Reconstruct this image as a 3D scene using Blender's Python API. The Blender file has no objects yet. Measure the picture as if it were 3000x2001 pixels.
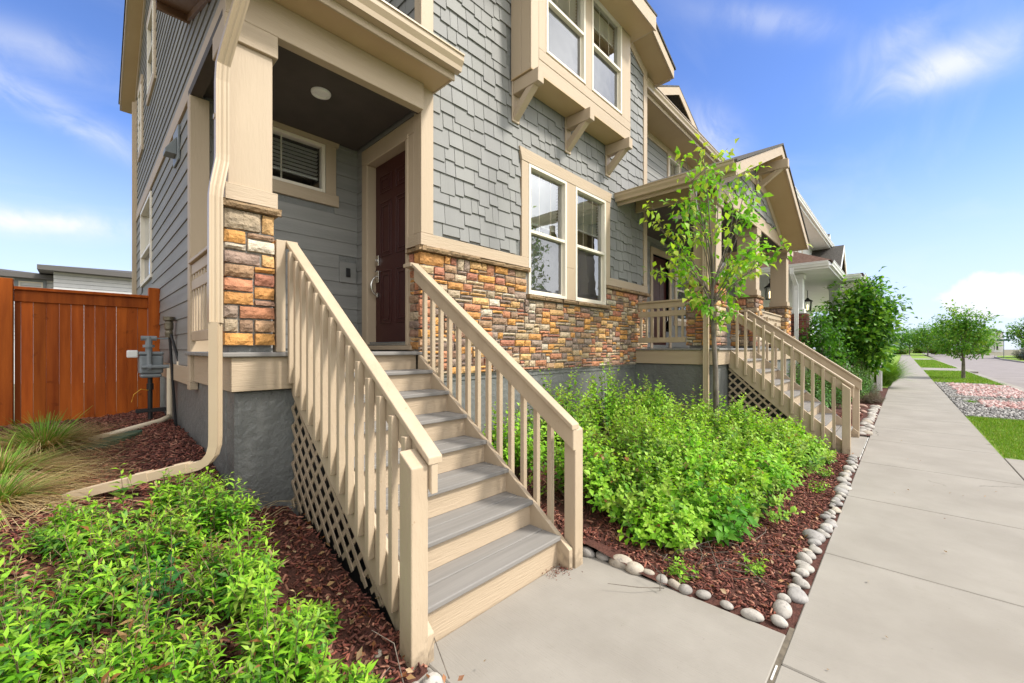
import bpy, bmesh, math, random
import numpy as np
from mathutils import Vector, Matrix
random.seed(7); RNG = np.random.default_rng(7)
S = bpy.context.scene; C = S.collection
R = math.radians
# ---------------------------------------------------------------- camera, world, sun
cam = bpy.data.cameras.new('camera'); co = bpy.data.objects.new('camera', cam); C.objects.link(co)
cam.sensor_width = 36; cam.lens = 36*1203/3000; cam.shift_y = 21.5/3000; cam.clip_start = .05; cam.clip_end = 3000
TH = math.atan2(1148, 1203)
co.location = (0, 0, 1.43); co.rotation_euler = (R(90), 0, TH-R(90)); S.camera = co
S.view_settings.view_transform = 'Standard'; S.view_settings.look = 'None'
S.view_settings.exposure = 1.36; S.view_settings.gamma = 1
SUN_EL, SUN_AZ = 48, -62        # azimuth of the sun seen from the scene, degrees from +X
W = bpy.data.worlds.new('World'); S.world = W; W.use_nodes = True
nt = W.node_tree; N = nt.nodes; L = nt.links
for n in list(N): N.remove(n)
def nd(t, **k):
    n = N.new(t)
    for a, b in k.items(): setattr(n, a, b)
    return n
out = nd('ShaderNodeOutputWorld'); bg = nd('ShaderNodeBackground')
sky = nd('ShaderNodeTexSky'); sky.sky_type = 'NISHITA'; sky.sun_disc = False
sky.sun_elevation = R(SUN_EL); sky.sun_rotation = R(90-SUN_AZ); sky.altitude = 1600; sky.air_density = 1.0; sky.dust_density = .5; sky.ozone_density = 3.0
tc = nd('ShaderNodeTexCoord'); sep = nd('ShaderNodeSeparateXYZ'); L.new(tc.outputs['Generated'], sep.inputs[0])
def math_(op, a, b=None, clamp=False):
    n = nd('ShaderNodeMath', operation=op, use_clamp=clamp)
    for i, v in enumerate((a, b)):
        if v is None: continue
        if isinstance(v, (int, float)): n.inputs[i].default_value = v
        else: L.new(v, n.inputs[i])
    return n.outputs[0]
zc = math_('MAXIMUM', sep.outputs['Z'], .0)
den = math_('ADD', zc, .16)
cx_ = math_('DIVIDE', sep.outputs['X'], den); cy_ = math_('DIVIDE', sep.outputs['Y'], den)
cmb = nd('ShaderNodeCombineXYZ'); L.new(cx_, cmb.inputs[0]); L.new(cy_, cmb.inputs[1])
mp = nd('ShaderNodeMapping'); mp.inputs['Rotation'].default_value = (0, 0, R(35)); mp.inputs['Scale'].default_value = (.75, 1.25, 1); mp.inputs['Location'].default_value = (1.7, .4, 0)
L.new(cmb.outputs[0], mp.inputs[0])
n1 = nd('ShaderNodeTexNoise'); n1.inputs['Scale'].default_value = 1.3; n1.inputs['Detail'].default_value = 9; n1.inputs['Roughness'].default_value = .58; n1.inputs['Distortion'].default_value = .9
L.new(mp.outputs[0], n1.inputs['Vector'])
r1 = nd('ShaderNodeValToRGB'); r1.color_ramp.elements[0].position = .50; r1.color_ramp.elements[1].position = .80
L.new(n1.outputs['Fac'], r1.inputs[0])
# soft cirrus banners and a puffy cumulus low over the street, each at its own bearing in the sky
def dot_(v):
    n = nd('ShaderNodeVectorMath', operation='DOT_PRODUCT'); n.inputs[1].default_value = v; L.new(tc.outputs['Generated'], n.inputs[0]); return n.outputs['Value']
def lobe(c, e1, e2, l, w):
    p, q = math_('DIVIDE', dot_(e1), l), math_('DIVIDE', dot_(e2), w); k0 = sum(x*y for x, y in zip(c, e1)); k1 = sum(x*y for x, y in zip(c, e2))
    p, q = math_('SUBTRACT', p, k0/l), math_('SUBTRACT', q, k1/w); r2_ = math_('ADD', math_('MULTIPLY', p, p), math_('MULTIPLY', q, q)); g_ = math_('EXPONENT', math_('MULTIPLY', r2_, -1.0)); fwd = math_('GREATER_THAN', dot_(c), .5); return math_('MULTIPLY', g_, fwd)
n4 = nd('ShaderNodeTexNoise'); n4.inputs['Scale'].default_value = 9; n4.inputs['Detail'].default_value = 7; n4.inputs['Roughness'].default_value = .6; n4.inputs['Distortion'].default_value = .8
L.new(tc.outputs['Generated'], n4.inputs['Vector'])
wisp = None
for c_, e1_, e2_, l_, w_, am in (
    ((0.902, -0.049, 0.428), (-0.078, -0.997, -0.029), (0.428, -0.008, -0.903), 0.085, 0.030, 0.80),
    ((0.877, 0.011, 0.481), (-0.131, -0.967, 0.22), (0.467, -0.256, -0.846), 0.06, 0.028, 0.35),
    ((-0.032, 0.932, 0.362), (0.945, 0.114, -0.307), (-0.328, 0.332, -0.884), 0.11, 0.022, 0.60),
    ((-0.044, 0.979, 0.199), (0.993, -0.022, 0.115), (0.117, 0.203, -0.971), 0.12, 0.019, 0.95),
    ((0.86, 0.278, 0.428), (0.477, -0.618, -0.625), (0.09, 0.742, -0.664), 0.07, 0.037, 0.50),
    ((-0.05, 0.902, 0.43), (0.997, -0.023, 0.08), (0.082, 0.432, -0.897), 0.10, 0.027, 0.35),
    ((0.81, 0.168, 0.562), (0.388, -0.839, -0.38), (0.407, 0.526, -0.745), 0.10, 0.020, 0.30)):
    g1 = math_('MULTIPLY', lobe(c_, e1_, e2_, l_, w_), am); wisp = g1 if wisp is None else math_('ADD', wisp, g1)
nz = nd('ShaderNodeMapRange'); nz.inputs['From Min'].default_value = .30; nz.inputs['From Max'].default_value = .62; L.new(n4.outputs['Fac'], nz.inputs['Value'])
wisp = math_('MULTIPLY', wisp, nz.outputs[0])
n2 = nd('ShaderNodeTexNoise'); n2.inputs['Scale'].default_value = 26; n2.inputs['Detail'].default_value = 6; n2.inputs['Roughness'].default_value = .52; L.new(tc.outputs['Generated'], n2.inputs['Vector'])
cum = math_('ADD', lobe((0.993, -0.084, 0.078), (-0.103, -0.99, -0.097), (0.092, 0.088, -0.992), .060, .034), lobe((0.988, -0.125, 0.092), (-0.124, -0.985, -0.116), (0.108, 0.103, -0.989), .05, .035))
cum = math_('ADD', cum, math_('MULTIPLY', math_('SUBTRACT', n2.outputs['Fac'], .5), 1.5))
cr = nd('ShaderNodeMapRange', interpolation_type='SMOOTHSTEP'); cr.inputs['From Min'].default_value = .50; cr.inputs['From Max'].default_value = .78; L.new(cum, cr.inputs['Value'])
low = cr.outputs[0]
hz = nd('ShaderNodeMapRange'); hz.inputs['From Min'].default_value = .40; hz.inputs['From Max'].default_value = .0; hz.inputs['To Max'].default_value = .88; hz.interpolation_type = 'SMOOTHSTEP'
L.new(sep.outputs['Z'], hz.inputs['Value'])
cl = math_('ADD', math_('MULTIPLY', r1.outputs[0], .16), wisp, True)
cl = math_('MAXIMUM', cl, math_('MULTIPLY', low, .82))
sat = nd('ShaderNodeHueSaturation'); sat.inputs['Saturation'].default_value = 1.13; sat.inputs['Hue'].default_value = .512; sat.inputs['Value'].default_value = .71; L.new(sky.outputs[0], sat.inputs['Color'])
m0 = nd('ShaderNodeMix', data_type='RGBA'); L.new(hz.outputs[0], m0.inputs['Factor']); L.new(sat.outputs[0], m0.inputs['A']); m0.inputs['B'].default_value = (2.05, 2.3, 2.95, 1)
m1 = nd('ShaderNodeMix', data_type='RGBA'); L.new(cl, m1.inputs['Factor']); L.new(m0.outputs['Result'], m1.inputs['A']); m1.inputs['B'].default_value = (2.75, 2.78, 2.85, 1)
# bright broken cloud bank added as fill light, out of view behind and overhead
dv = nd('ShaderNodeVectorMath', operation='DOT_PRODUCT'); dv.inputs[1].default_value = (math.cos(TH), math.sin(TH), 0); L.new(tc.outputs['Generated'], dv.inputs[0])
bk = nd('ShaderNodeMapRange', interpolation_type='SMOOTHSTEP'); bk.inputs['From Min'].default_value = .50; bk.inputs['From Max'].default_value = .12; L.new(dv.outputs['Value'], bk.inputs['Value'])
zn = nd('ShaderNodeMapRange', interpolation_type='SMOOTHSTEP'); zn.inputs['From Min'].default_value = .70; zn.inputs['From Max'].default_value = .92; L.new(sep.outputs['Z'], zn.inputs['Value'])
n3 = nd('ShaderNodeTexNoise'); n3.inputs['Scale'].default_value = 2.6; n3.inputs['Detail'].default_value = 8; L.new(tc.outputs['Generated'], n3.inputs['Vector'])
r3 = nd('ShaderNodeValToRGB'); r3.color_ramp.elements[0].position = .36; r3.color_ramp.elements[1].position = .66; r3.color_ramp.elements[0].color = (3.4, 3.5, 3.75, 1); r3.color_ramp.elements[1].color = (9.0, 8.9, 8.8, 1); L.new(n3.outputs['Fac'], r3.inputs[0])
dl = nd('ShaderNodeVectorMath', operation='DOT_PRODUCT'); dl.inputs[1].default_value = (.55, -.83, 0); L.new(tc.outputs['Generated'], dl.inputs[0])
dm = nd('ShaderNodeMapRange'); dm.inputs['From Min'].default_value = -.5; dm.inputs['From Max'].default_value = .6; dm.inputs['To Min'].default_value = .38; dm.inputs['To Max'].default_value = .95; L.new(dl.outputs['Value'], dm.inputs['Value'])
vs = nd('ShaderNodeVectorMath', operation='SCALE'); L.new(r3.outputs[0], vs.inputs[0]); L.new(dm.outputs[0], vs.inputs['Scale'])
m2 = nd('ShaderNodeMix', data_type='RGBA'); L.new(math_('MAXIMUM', bk.outputs[0], zn.outputs[0]), m2.inputs['Factor']); L.new(m1.outputs['Result'], m2.inputs['A']); L.new(vs.outputs[0], m2.inputs['B'])
L.new(m2.outputs['Result'], bg.inputs['Color']); bg.inputs['Strength'].default_value = .15
L.new(bg.outputs[0], out.inputs[0])
sd = bpy.data.lights.new('sun', 'SUN'); sd.energy = 1.9; sd.angle = R(8); sd.color = (1, .94, .85)
so = bpy.data.objects.new('sun', sd); C.objects.link(so)
sv = Vector((math.cos(R(SUN_EL))*math.cos(R(SUN_AZ)), math.cos(R(SUN_EL))*math.sin(R(SUN_AZ)), math.sin(R(SUN_EL))))
so.rotation_euler = sv.to_track_quat('Z', 'Y').to_euler()
# ---------------------------------------------------------------- helpers
def root_loc(p):
    v = Vector((0, 0, 0))
    while p is not None: v += p.location; p = p.parent
    return v
def tag(o, label=None, cat=None, group=None, kind=None):
    for k, v in (('label', label), ('category', cat), ('group', group), ('kind', kind)):
        if v: o[k] = v
    return o
def thing(name, loc, label, cat, group=None):
    o = bpy.data.objects.new(name, None); C.objects.link(o); o.location = loc; o.empty_display_size = .1
    return tag(o, label, cat, group)
def link_mesh(name, me, mats, parent):
    o = bpy.data.objects.new(name, me); C.objects.link(o)
    for m in (mats if isinstance(mats, (list, tuple)) else [mats]): me.materials.append(m)
    if parent is not None: o.parent = parent
    return o
def FY(y0): return lambda a, b, z: (a, y0-b, z)
def FX(x0): return lambda a, b, z: (x0-b, a, z)
ID = lambda a, b, z: (a, b, z)
class MB:
    def __init__(s): s.v = []; s.f = []; s.c = []; s.g = []
    def face(s, pts, col=None):
        i = len(s.v); s.v += [tuple(p) for p in pts]; s.f.append(tuple(range(i, i+len(pts)))); s.c.append(col or (1, 1, 1))
    def poly(s, pts, faces, col=None):
        i = len(s.v); s.g.append((i, len(s.f))); s.v += [tuple(p) for p in pts]
        for f in faces: s.f.append(tuple(i+k for k in f)); s.c.append(col or (1, 1, 1))
    def box(s, a0, a1, b0, b1, z0, z1, M=ID, col=None):
        p = [M(a, b, z) for z in (z0, z1) for b in (b0, b1) for a in (a0, a1)]
        s.poly(p, [(0, 2, 3, 1), (4, 5, 7, 6), (0, 1, 5, 4), (2, 6, 7, 3), (0, 4, 6, 2), (1, 3, 7, 5)], col); return s
    def bar(s, p, q, w, h, up=(0, 0, 1), col=None):
        p, q = Vector(p), Vector(q); d = (q-p).normalized(); u = Vector(up); sx = d.cross(u).normalized(); u = sx.cross(d).normalized()
        pts = [e+sx*(i*w/2)+u*(j*h/2) for e in (p, q) for j in (-1, 1) for i in (-1, 1)]
        s.poly(pts, [(0, 2, 3, 1), (4, 5, 7, 6), (0, 1, 5, 4), (2, 6, 7, 3), (0, 4, 6, 2), (1, 3, 7, 5)], col); return s
    def prism(s, prof, M3, d0, d1, col=None):       # prof: 2-D points; M3(u,v,d) -> xyz
        n = len(prof); pts = [M3(u, v, d0) for u, v in prof]+[M3(u, v, d1) for u, v in prof]
        s.poly(pts, [tuple(range(n)), tuple(range(2*n-1, n-1, -1))]+[(i, i+n, (i+1) % n+n, (i+1) % n) for i in range(n)], col); return s
    def tube(s, pts, rad, n=8, col=None, cap=True):
        pts = [Vector(p) for p in pts]; rad = rad if isinstance(rad, (list, tuple)) else [rad]*len(pts)
        i0 = len(s.v); ref = Vector((.31, .17, .93))
        for k, p in enumerate(pts):
            d = (pts[min(k+1, len(pts)-1)]-pts[max(k-1, 0)]).normalized()
            u = d.cross(ref)
            if u.length < .1: u = d.cross(Vector((1, 0, 0)))
            u.normalize(); w = d.cross(u)
            for j in range(n):
                a = 2*math.pi*j/n; s.v.append(tuple(p+(u*math.cos(a)+w*math.sin(a))*rad[k]))
        for k in range(len(pts)-1):
            for j in range(n):
                s.f.append((i0+k*n+j, i0+k*n+(j+1) % n, i0+(k+1)*n+(j+1) % n, i0+(k+1)*n+j)); s.c.append(col or (1, 1, 1))
        if cap:
            s.f.append(tuple(i0+j for j in range(n))[::-1]); s.c.append(col or (1, 1, 1))
            s.f.append(tuple(i0+(len(pts)-1)*n+j for j in range(n))); s.c.append(col or (1, 1, 1))
        return s
    def ribbed(s, pts, w, d, side, col=None):        # rectangular downspout with ribs along a polyline; side = direction of its width
        sd_ = Vector(side).normalized(); pts = [Vector(p) for p in pts]; prof = []
        for k in range(9): prof.append((-w/2+w*k/8, -d/2-(.006 if k in (2, 3, 5, 6) else 0)*-1))
        for k in range(9): prof.append((w/2-w*k/8, d/2-(.006 if k in (2, 3, 5, 6) else 0)))
        n = len(prof); i0 = len(s.v)
        for k, p in enumerate(pts):
            t = (pts[min(k+1, len(pts)-1)]-pts[max(k-1, 0)]).normalized(); u = (sd_-t*sd_.dot(t)).normalized(); v = t.cross(u)
            s.v += [tuple(p+u*a+v*b) for a, b in prof]
        for k in range(len(pts)-1):
            for j in range(n): s.f.append((i0+k*n+j, i0+k*n+(j+1) % n, i0+(k+1)*n+(j+1) % n, i0+(k+1)*n+j)); s.c.append((1, 1, 1))
        for k in (0, len(pts)-1): s.f.append(tuple(i0+k*n+j for j in range(n))); s.c.append((1, 1, 1))
        return s
    def lathe(s, c, prof, n=20, col=None):
        i0 = len(s.v)
        for r, z in prof:
            for j in range(n): a = 2*math.pi*j/n; s.v.append((c[0]+r*math.cos(a), c[1]+r*math.sin(a), c[2]+z))
        for k in range(len(prof)-1):
            for j in range(n): s.f.append((i0+k*n+j, i0+k*n+(j+1) % n, i0+(k+1)*n+(j+1) % n, i0+(k+1)*n+j)); s.c.append(col or (1, 1, 1))
        for k in (0, len(prof)-1): s.f.append(tuple(i0+k*n+j for j in range(n))); s.c.append(col or (1, 1, 1))
        return s
    def sheet(s, M, a0, a1, z0, z1, holes=(), t=.0, b=0.0):
        As = sorted({a0, a1, *[h for q in holes for h in q[:2] if a0 < h < a1]}); Zs = sorted({z0, z1, *[h for q in holes for h in q[2:] if z0 < h < z1]})
        for i in range(len(As)-1):
            for j in range(len(Zs)-1):
                ca, cz = (As[i]+As[i+1])/2, (Zs[j]+Zs[j+1])/2
                if any(q[0] < ca < q[1] and q[2] < cz < q[3] for q in holes): continue
                q = [M(As[i], b, Zs[j]), M(As[i+1], b, Zs[j]), M(As[i+1], b, Zs[j+1]), M(As[i], b, Zs[j+1])]; o0 = Vector(M(0, 1, 0))-Vector(M(0, 0, 0)); nn = (Vector(q[1])-Vector(q[0])).cross(Vector(q[2])-Vector(q[1])); s.face(q if nn.dot(o0) > 0 else q[::-1])
        return s
    def build_each(s, name, mats, parent=None, bevel=0, first=None):
        g = s.g+[(len(s.v), len(s.f))]; res = []
        for (v0, f0), (v1, f1) in zip(g, g[1:]):
            k = MB(); k.v = s.v[v0:v1]; k.f = [tuple(i-v0 for i in f) for f in s.f[f0:f1]]; k.c = s.c[f0:f1]; res.append(k.build(name, mats, parent, bevel))
        return res[0]
    def build(s, name, mats, parent=None, bevel=0, smooth=False, norm=True, seg=1):
        me = bpy.data.meshes.new(name); o3 = root_loc(parent) if parent is not None else Vector((0, 0, 0))
        me.from_pydata([(a-o3.x, b-o3.y, c-o3.z) for a, b, c in s.v], [], s.f)
        at = me.attributes.new('Col', 'FLOAT_COLOR', 'FACE'); at.data.foreach_set('color', np.array([(*c, 1) for c in s.c], np.float32).ravel())
        if norm:
            bm = bmesh.new(); bm.from_mesh(me); bmesh.ops.recalc_face_normals(bm, faces=bm.faces); bm.to_mesh(me); bm.free()
        if smooth: me.polygons.foreach_set('use_smooth', [True]*len(me.polygons))
        me.update(); o = link_mesh(name, me, mats, parent)
        if bevel:
            m = o.modifiers.new('edge', 'BEVEL'); m.width = bevel; m.segments = seg; m.limit_method = 'ANGLE'; m.angle_limit = R(40); m.harden_normals = False
        return o
def npmesh(name, V, F, mats, parent=None, col=None, smooth=False):
    """V (n,3), F (m,k) int, col (m,3)"""
    V = np.asarray(V, np.float32); F = np.asarray(F, np.int32); k = F.shape[1]
    if parent is not None: V = V-np.array(root_loc(parent), np.float32)
    me = bpy.data.meshes.new(name); me.vertices.add(len(V)); me.vertices.foreach_set('co', V.ravel())
    me.loops.add(F.size); me.loops.foreach_set('vertex_index', F.ravel()); me.polygons.add(len(F))
    me.polygons.foreach_set('loop_start', np.arange(0, F.size, k, dtype=np.int32)); me.update(calc_edges=True)
    if col is not None:
        at = me.attributes.new('Col', 'FLOAT_COLOR', 'FACE'); at.data.foreach_set('color', np.c_[col, np.ones(len(col))].astype(np.float32).ravel())
    if smooth: me.polygons.foreach_set('use_smooth', [True]*len(F))
    return link_mesh(name, me, mats, parent)
def copies(o, offs, parent=None):
    res = []
    for d in offs:
        c = o.copy(); C.objects.link(c); c.parent = parent or o.parent; c.location = Vector(o.location)+Vector(d); res.append(c)
    return res
# ---------------------------------------------------------------- materials
def material(name, c1, c2=None, scale=6, rough=.6, bump=0, bscale=40, stretch=(1, 1, 1), attr=False, spec=.35, detail=5, metal=0, spots=None, bstretch=None, lo=.35, hi=.65, bdist=.01):
    m = bpy.data.materials.new(name); m.use_nodes = True; t = m.node_tree; n = t.nodes; l = t.links; b = n['Principled BSDF']
    b.inputs['Roughness'].default_value = rough; b.inputs['Specular IOR Level'].default_value = spec; b.inputs['Metallic'].default_value = metal
    g = n.new('ShaderNodeNewGeometry')
    def noise(sc, st, det=detail, rgh=.6):
        q = n.new('ShaderNodeMapping'); q.inputs['Scale'].default_value = st; l.new(g.outputs['Position'], q.inputs[0])
        x = n.new('ShaderNodeTexNoise'); x.inputs['Scale'].default_value = sc; x.inputs['Detail'].default_value = det; x.inputs['Roughness'].default_value = rgh; l.new(q.outputs[0], x.inputs['Vector']); return x.outputs['Fac']
    def ramp(src, a, b_, ca=(0, 0, 0, 1), cb=(1, 1, 1, 1)):
        r = n.new('ShaderNodeValToRGB'); r.color_ramp.elements[0].position = a; r.color_ramp.elements[1].position = b_; r.color_ramp.elements[0].color = ca; r.color_ramp.elements[1].color = cb; l.new(src, r.inputs[0]); return r.outputs[0]
    col = None
    if c2 is not None:
        col = ramp(noise(scale, stretch), lo, hi, (*c1, 1), (*c2, 1))
    if attr:
        a = n.new('ShaderNodeAttribute'); a.attribute_name = 'Col'
        if col is None: col = a.outputs['Color']
        else:
            x = n.new('ShaderNodeMix'); x.data_type = 'RGBA'; x.blend_type = 'MULTIPLY'; x.inputs['Factor'].default_value = 1; l.new(col, x.inputs['A']); l.new(a.outputs['Color'], x.inputs['B']); col = x.outputs['Result']
    if spots:
        for (sc, lo_, hi_, amt, sc_col) in spots:
            f = ramp(noise(sc, (1, 1, 1), 3), lo_, hi_); q = n.new('ShaderNodeMath'); q.operation = 'MULTIPLY'; q.inputs[1].default_value = amt; l.new(f, q.inputs[0])
            x = n.new('ShaderNodeMix'); x.data_type = 'RGBA'; l.new(q.outputs[0], x.inputs['Factor'])
            if col is None: x.inputs['A'].default_value = (*c1, 1)
            else: l.new(col, x.inputs['A'])
            x.inputs['B'].default_value = (*sc_col, 1); col = x.outputs['Result']
    if col is None: b.inputs['Base Color'].default_value = (*c1, 1)
    else: l.new(col, b.inputs['Base Color'])
    if bump:
        bp = n.new('ShaderNodeBump'); bp.inputs['Strength'].default_value = bump; bp.inputs['Distance'].default_value = bdist
        l.new(noise(bscale, bstretch or stretch, 4), bp.inputs['Height']); l.new(bp.outputs[0], b.inputs['Normal'])
    return m
def leafmat(name, rough=.5, trans=.42, tint=(1, 1, 1)):
    m = bpy.data.materials.new(name); m.use_nodes = True; t = m.node_tree; n = t.nodes; l = t.links; b = n['Principled BSDF']; o = n['Material Output']
    a = n.new('ShaderNodeAttribute'); a.attribute_name = 'Col'; l.new(a.outputs['Color'], b.inputs['Base Color']); b.inputs['Roughness'].default_value = rough; b.inputs['Specular IOR Level'].default_value = .3
    tr = n.new('ShaderNodeBsdfTranslucent'); hs = n.new('ShaderNodeMix'); hs.data_type = 'RGBA'; hs.blend_type = 'MULTIPLY'; hs.inputs['Factor'].default_value = 1; hs.inputs['B'].default_value = (1.25, 1.2, .5, 1)
    l.new(a.outputs['Color'], hs.inputs['A']); l.new(hs.outputs['Result'], tr.inputs['Color'])
    x = n.new('ShaderNodeMixShader'); x.inputs[0].default_value = trans; l.new(b.outputs[0], x.inputs[1]); l.new(tr.outputs[0], x.inputs[2]); l.new(x.outputs[0], o.inputs[0]); return m
def glassmat(name, base=.22, tint=(.8, .84, .82), wav=.0, veil=0):
    m = bpy.data.materials.new(name); m.use_nodes = True; t = m.node_tree; n = t.nodes; l = t.links; o = n['Material Output']; n.remove(n['Principled BSDF'])
    tr = n.new('ShaderNodeBsdfTransparent'); tr.inputs[0].default_value = (*tint, 1); gl = n.new('ShaderNodeBsdfGlossy'); gl.inputs['Roughness'].default_value = .02; gl.inputs['Color'].default_value = (.95, .97, 1, 1)
    fr = n.new('ShaderNodeFresnel'); fr.inputs[0].default_value = 1.5; ad = n.new('ShaderNodeMath'); ad.operation = 'ADD'; ad.use_clamp = True; ad.inputs[1].default_value = base; l.new(fr.outputs[0], ad.inputs[0])
    g = n.new('ShaderNodeNewGeometry'); ns = n.new('ShaderNodeTexNoise'); ns.inputs['Scale'].default_value = 3.5; l.new(g.outputs['Position'], ns.inputs['Vector'])
    bp = n.new('ShaderNodeBump'); bp.inputs['Strength'].default_value = .05+wav; bp.inputs['Distance'].default_value = .02; l.new(ns.outputs['Fac'], bp.inputs['Height']); l.new(bp.outputs[0], gl.inputs['Normal'])
    x = n.new('ShaderNodeMixShader'); l.new(ad.outputs[0], x.inputs[0]); l.new(tr.outputs[0], x.inputs[1]); l.new(gl.outputs[0], x.inputs[2])
    if veil:      # insect screen mesh: a thin grey weave over the pane
        df = n.new('ShaderNodeBsdfDiffuse'); df.inputs[0].default_value = (.16, .16, .17, 1); y = n.new('ShaderNodeMixShader'); y.inputs[0].default_value = veil; l.new(x.outputs[0], y.inputs[1]); l.new(df.outputs[0], y.inputs[2]); l.new(y.outputs[0], o.inputs[0])
    else: l.new(x.outputs[0], o.inputs[0])
    return m
BEI = (.415, .326, .226); BEI2 = (.45, .355, .25)
M_bei = material('beige_trim_paint', BEI, BEI2, 3, .55, .35, 60, (1, 1, .16), bdist=.006, spots=[(21, .735, .765, .45, (.26, .19, .12)), (2.5, .60, .8, .2, (.36, .28, .19))])           # vertical grain
M_beih = material('beige_board_paint', BEI, BEI2, 3, .55, .5, 26, (.35, .35, 4), bdist=.008)         # horizontal grain
M_lat = material('shaded_lattice_paint', (.34, .265, .18), (.39, .30, .21), 6, .6, .2, 50)  # rail beige darkened, the shade on the lattice put into the colour
M_eff = material('lime_stain', (.30, .295, .28), (.16, .162, .158), 26, .9, .3, 60)
M_rail = material('beige_rail_paint', (.415, .326, .226), (.48, .382, .268), 5, .5, .3, 50, (1, 1, .3), spots=[(26, .70, .74, .6, (.33, .225, .13)), (3.5, .62, .8, .25, (.40, .31, .22))])
M_soff = material('ochre_shade_soffit', (.46, .335, .19), (.49, .36, .21), 2, .6, .1, 60)  # trim beige pushed to ochre, the eaves' warm shade put into the colour
M_brown = material('shade_brown_soffit', (.17, .095, .055), (.20, .115, .065), 4, .5, .2, 50)  # brown is the shade under the porch rake, put into the colour
M_gutter = material('gutter_metal_paint', (.425, .33, .22), (.45, .355, .24), 2, .32, 0, spec=.5)
M_side = material('gray_lap_siding', (.19, .188, .176), (.25, .247, .232), 1.4, .62, .45, 30, (.4, .4, 5), bdist=.006)
M_shin = material('gray_shingle_siding', (.19, .19, .183), (.24, .24, .23), 1.5, .65, .3, 55, (1, 1, .12), attr=True, bdist=.005)
M_found = material('painted_foundation', (.14, .144, .138), (.17, .174, .166), 2.5, .5, .9, 14, spots=[(9, .70, .74, .5, (.2, .2, .2)), (2.2, .60, .66, .35, (.10, .105, .105))], bdist=.02)
M_deck = material('gray_deck_board', (.20, .19, .177), (.245, .232, .216), 4, .6, .25, 30, (.3, 8, 8), bdist=.003)
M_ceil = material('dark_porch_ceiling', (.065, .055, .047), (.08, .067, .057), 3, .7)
M_stone = material('veneer_stone', (.62, .62, .62), (1.12, 1.1, 1.06), 17, .85, .9, 34, attr=True, lo=.3, hi=.7, bdist=.02)
M_mort = material('mortar', (.20, .185, .165), (.27, .25, .22), 20, .9, .6, 60)
M_roof = material('asphalt_roof_shingle', (.05, .048, .045), (.11, .10, .09), 25, .9, .5, 40, (1, 1, 1))
M_white = material('white_paint', (.74, .74, .72), (.79, .79, .77), 3, .5)
M_vinyl = material('cream_vinyl', (.70, .64, .53), (.73, .67, .56), 3, .4)
M_blind = material('white_blind', (.84, .84, .80), None, rough=.5)
M_dark = material('dark_interior', (.03, .03, .028), None, rough=.9)
M_green = material('pale_green_interior', (.16, .21, .10), None, rough=.9)
M_glass = glassmat('window_glass', .27, (.98, .99, .98)); M_glass2 = glassmat('screened_glass', .16, (.5, .5, .5), .1, .22)
M_door = material('maroon_door_paint', (.045, .011, .010), (.052, .013, .011), 4, .33, .06, 60, (1, 1, .1))
M_nickel = material('satin_nickel', (.62, .60, .55), None, rough=.25, metal=1)
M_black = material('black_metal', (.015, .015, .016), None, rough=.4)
M_meter = material('gray_meter_metal', (.17, .19, .20), (.21, .23, .24), 8, .45, .1, 60, spec=.5)
M_pvc = material('cream_plastic', (.60, .50, .36), (.64, .54, .40), 4, .4)
M_cedar = material('stained_cedar', (.24, .05, .007), (.40, .095, .012), 4, .6, .3, 40, (3, 3, .25), attr=True, bdist=.004, spots=[(7, .66, .72, .5, (.12, .025, .004))], spec=.12)
M_conc = material('sidewalk_concrete', (.25, .23, .20), (.30, .278, .244), 1.6, .85, .6, 130, (1, 1, 1), bstretch=(1, .05, 1), spots=[(1.1, .55, .75, .35, (.25, .225, .19)), (6, .60, .74, .3, (.24, .22, .185)), (48, .69, .73, .55, (.17, .15, .125))], bdist=.004)
M_groove = material('joint_dirt', (.10, .085, .065), (.16, .135, .10), 30, .95)
M_asph = material('asphalt_road', (.22, .195, .185), (.27, .24, .23), 1.2, .9, .4, 120)
M_soil = material('mulch_soil', (.06, .024, .017), (.11, .042, .030), 22, .95, .8, 45, bdist=.03)
M_chip = material('mulch_chip', (.7, .7, .7), (1.2, 1.2, 1.2), 30, .9, .4, 60, attr=True)
M_rock = material('river_rock', (.26, .245, .225), (.45, .43, .40), 9, .75, .4, 50, spots=[(34, .58, .66, .6, (.16, .15, .145))], attr=True, bdist=.01)
M_lawn = material('lawn_turf', (.13, .23, .02), (.25, .36, .045), 3, .9, .8, 60, bdist=.03, spots=[(2.4, .6, .8, .35, (.22, .21, .06))])
M_gravel = material('gravel_bed', (.20, .195, .19), (.42, .41, .40), 45, .9, .9, 40, bdist=.03)
M_bark = material('gray_bark', (.08, .065, .052), (.20, .172, .14), 18, .85, .6, 40, (1, 1, .3), bdist=.01)
M_stem = material('shrub_stem', (.12, .075, .045), (.24, .17, .11), 18, .85)
M_leaf = leafmat('leaf_green'); M_leafd = leafmat('leaf_dark', .5, .22); M_grass = leafmat('grass_blade', .55, .3)
M_brick = material('brick', (.8, .8, .8), (1.15, 1.15, 1.15), 20, .9, .5, 50, attr=True)
M_wside = material('white_lap_siding', (.70, .71, .70), (.75, .76, .75), 3, .6, .2, 40)
M_gside = material('pale_gray_siding', (.55, .55, .55), (.60, .60, .595), 3, .7, .2, 40)
M_green_plastic = material('green_plastic', (.02, .075, .05), (.03, .10, .065), 12, .5, .3, 60)
M_lamp = material('lamp_lens', (.70, .69, .66), None, rough=.4)

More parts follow.
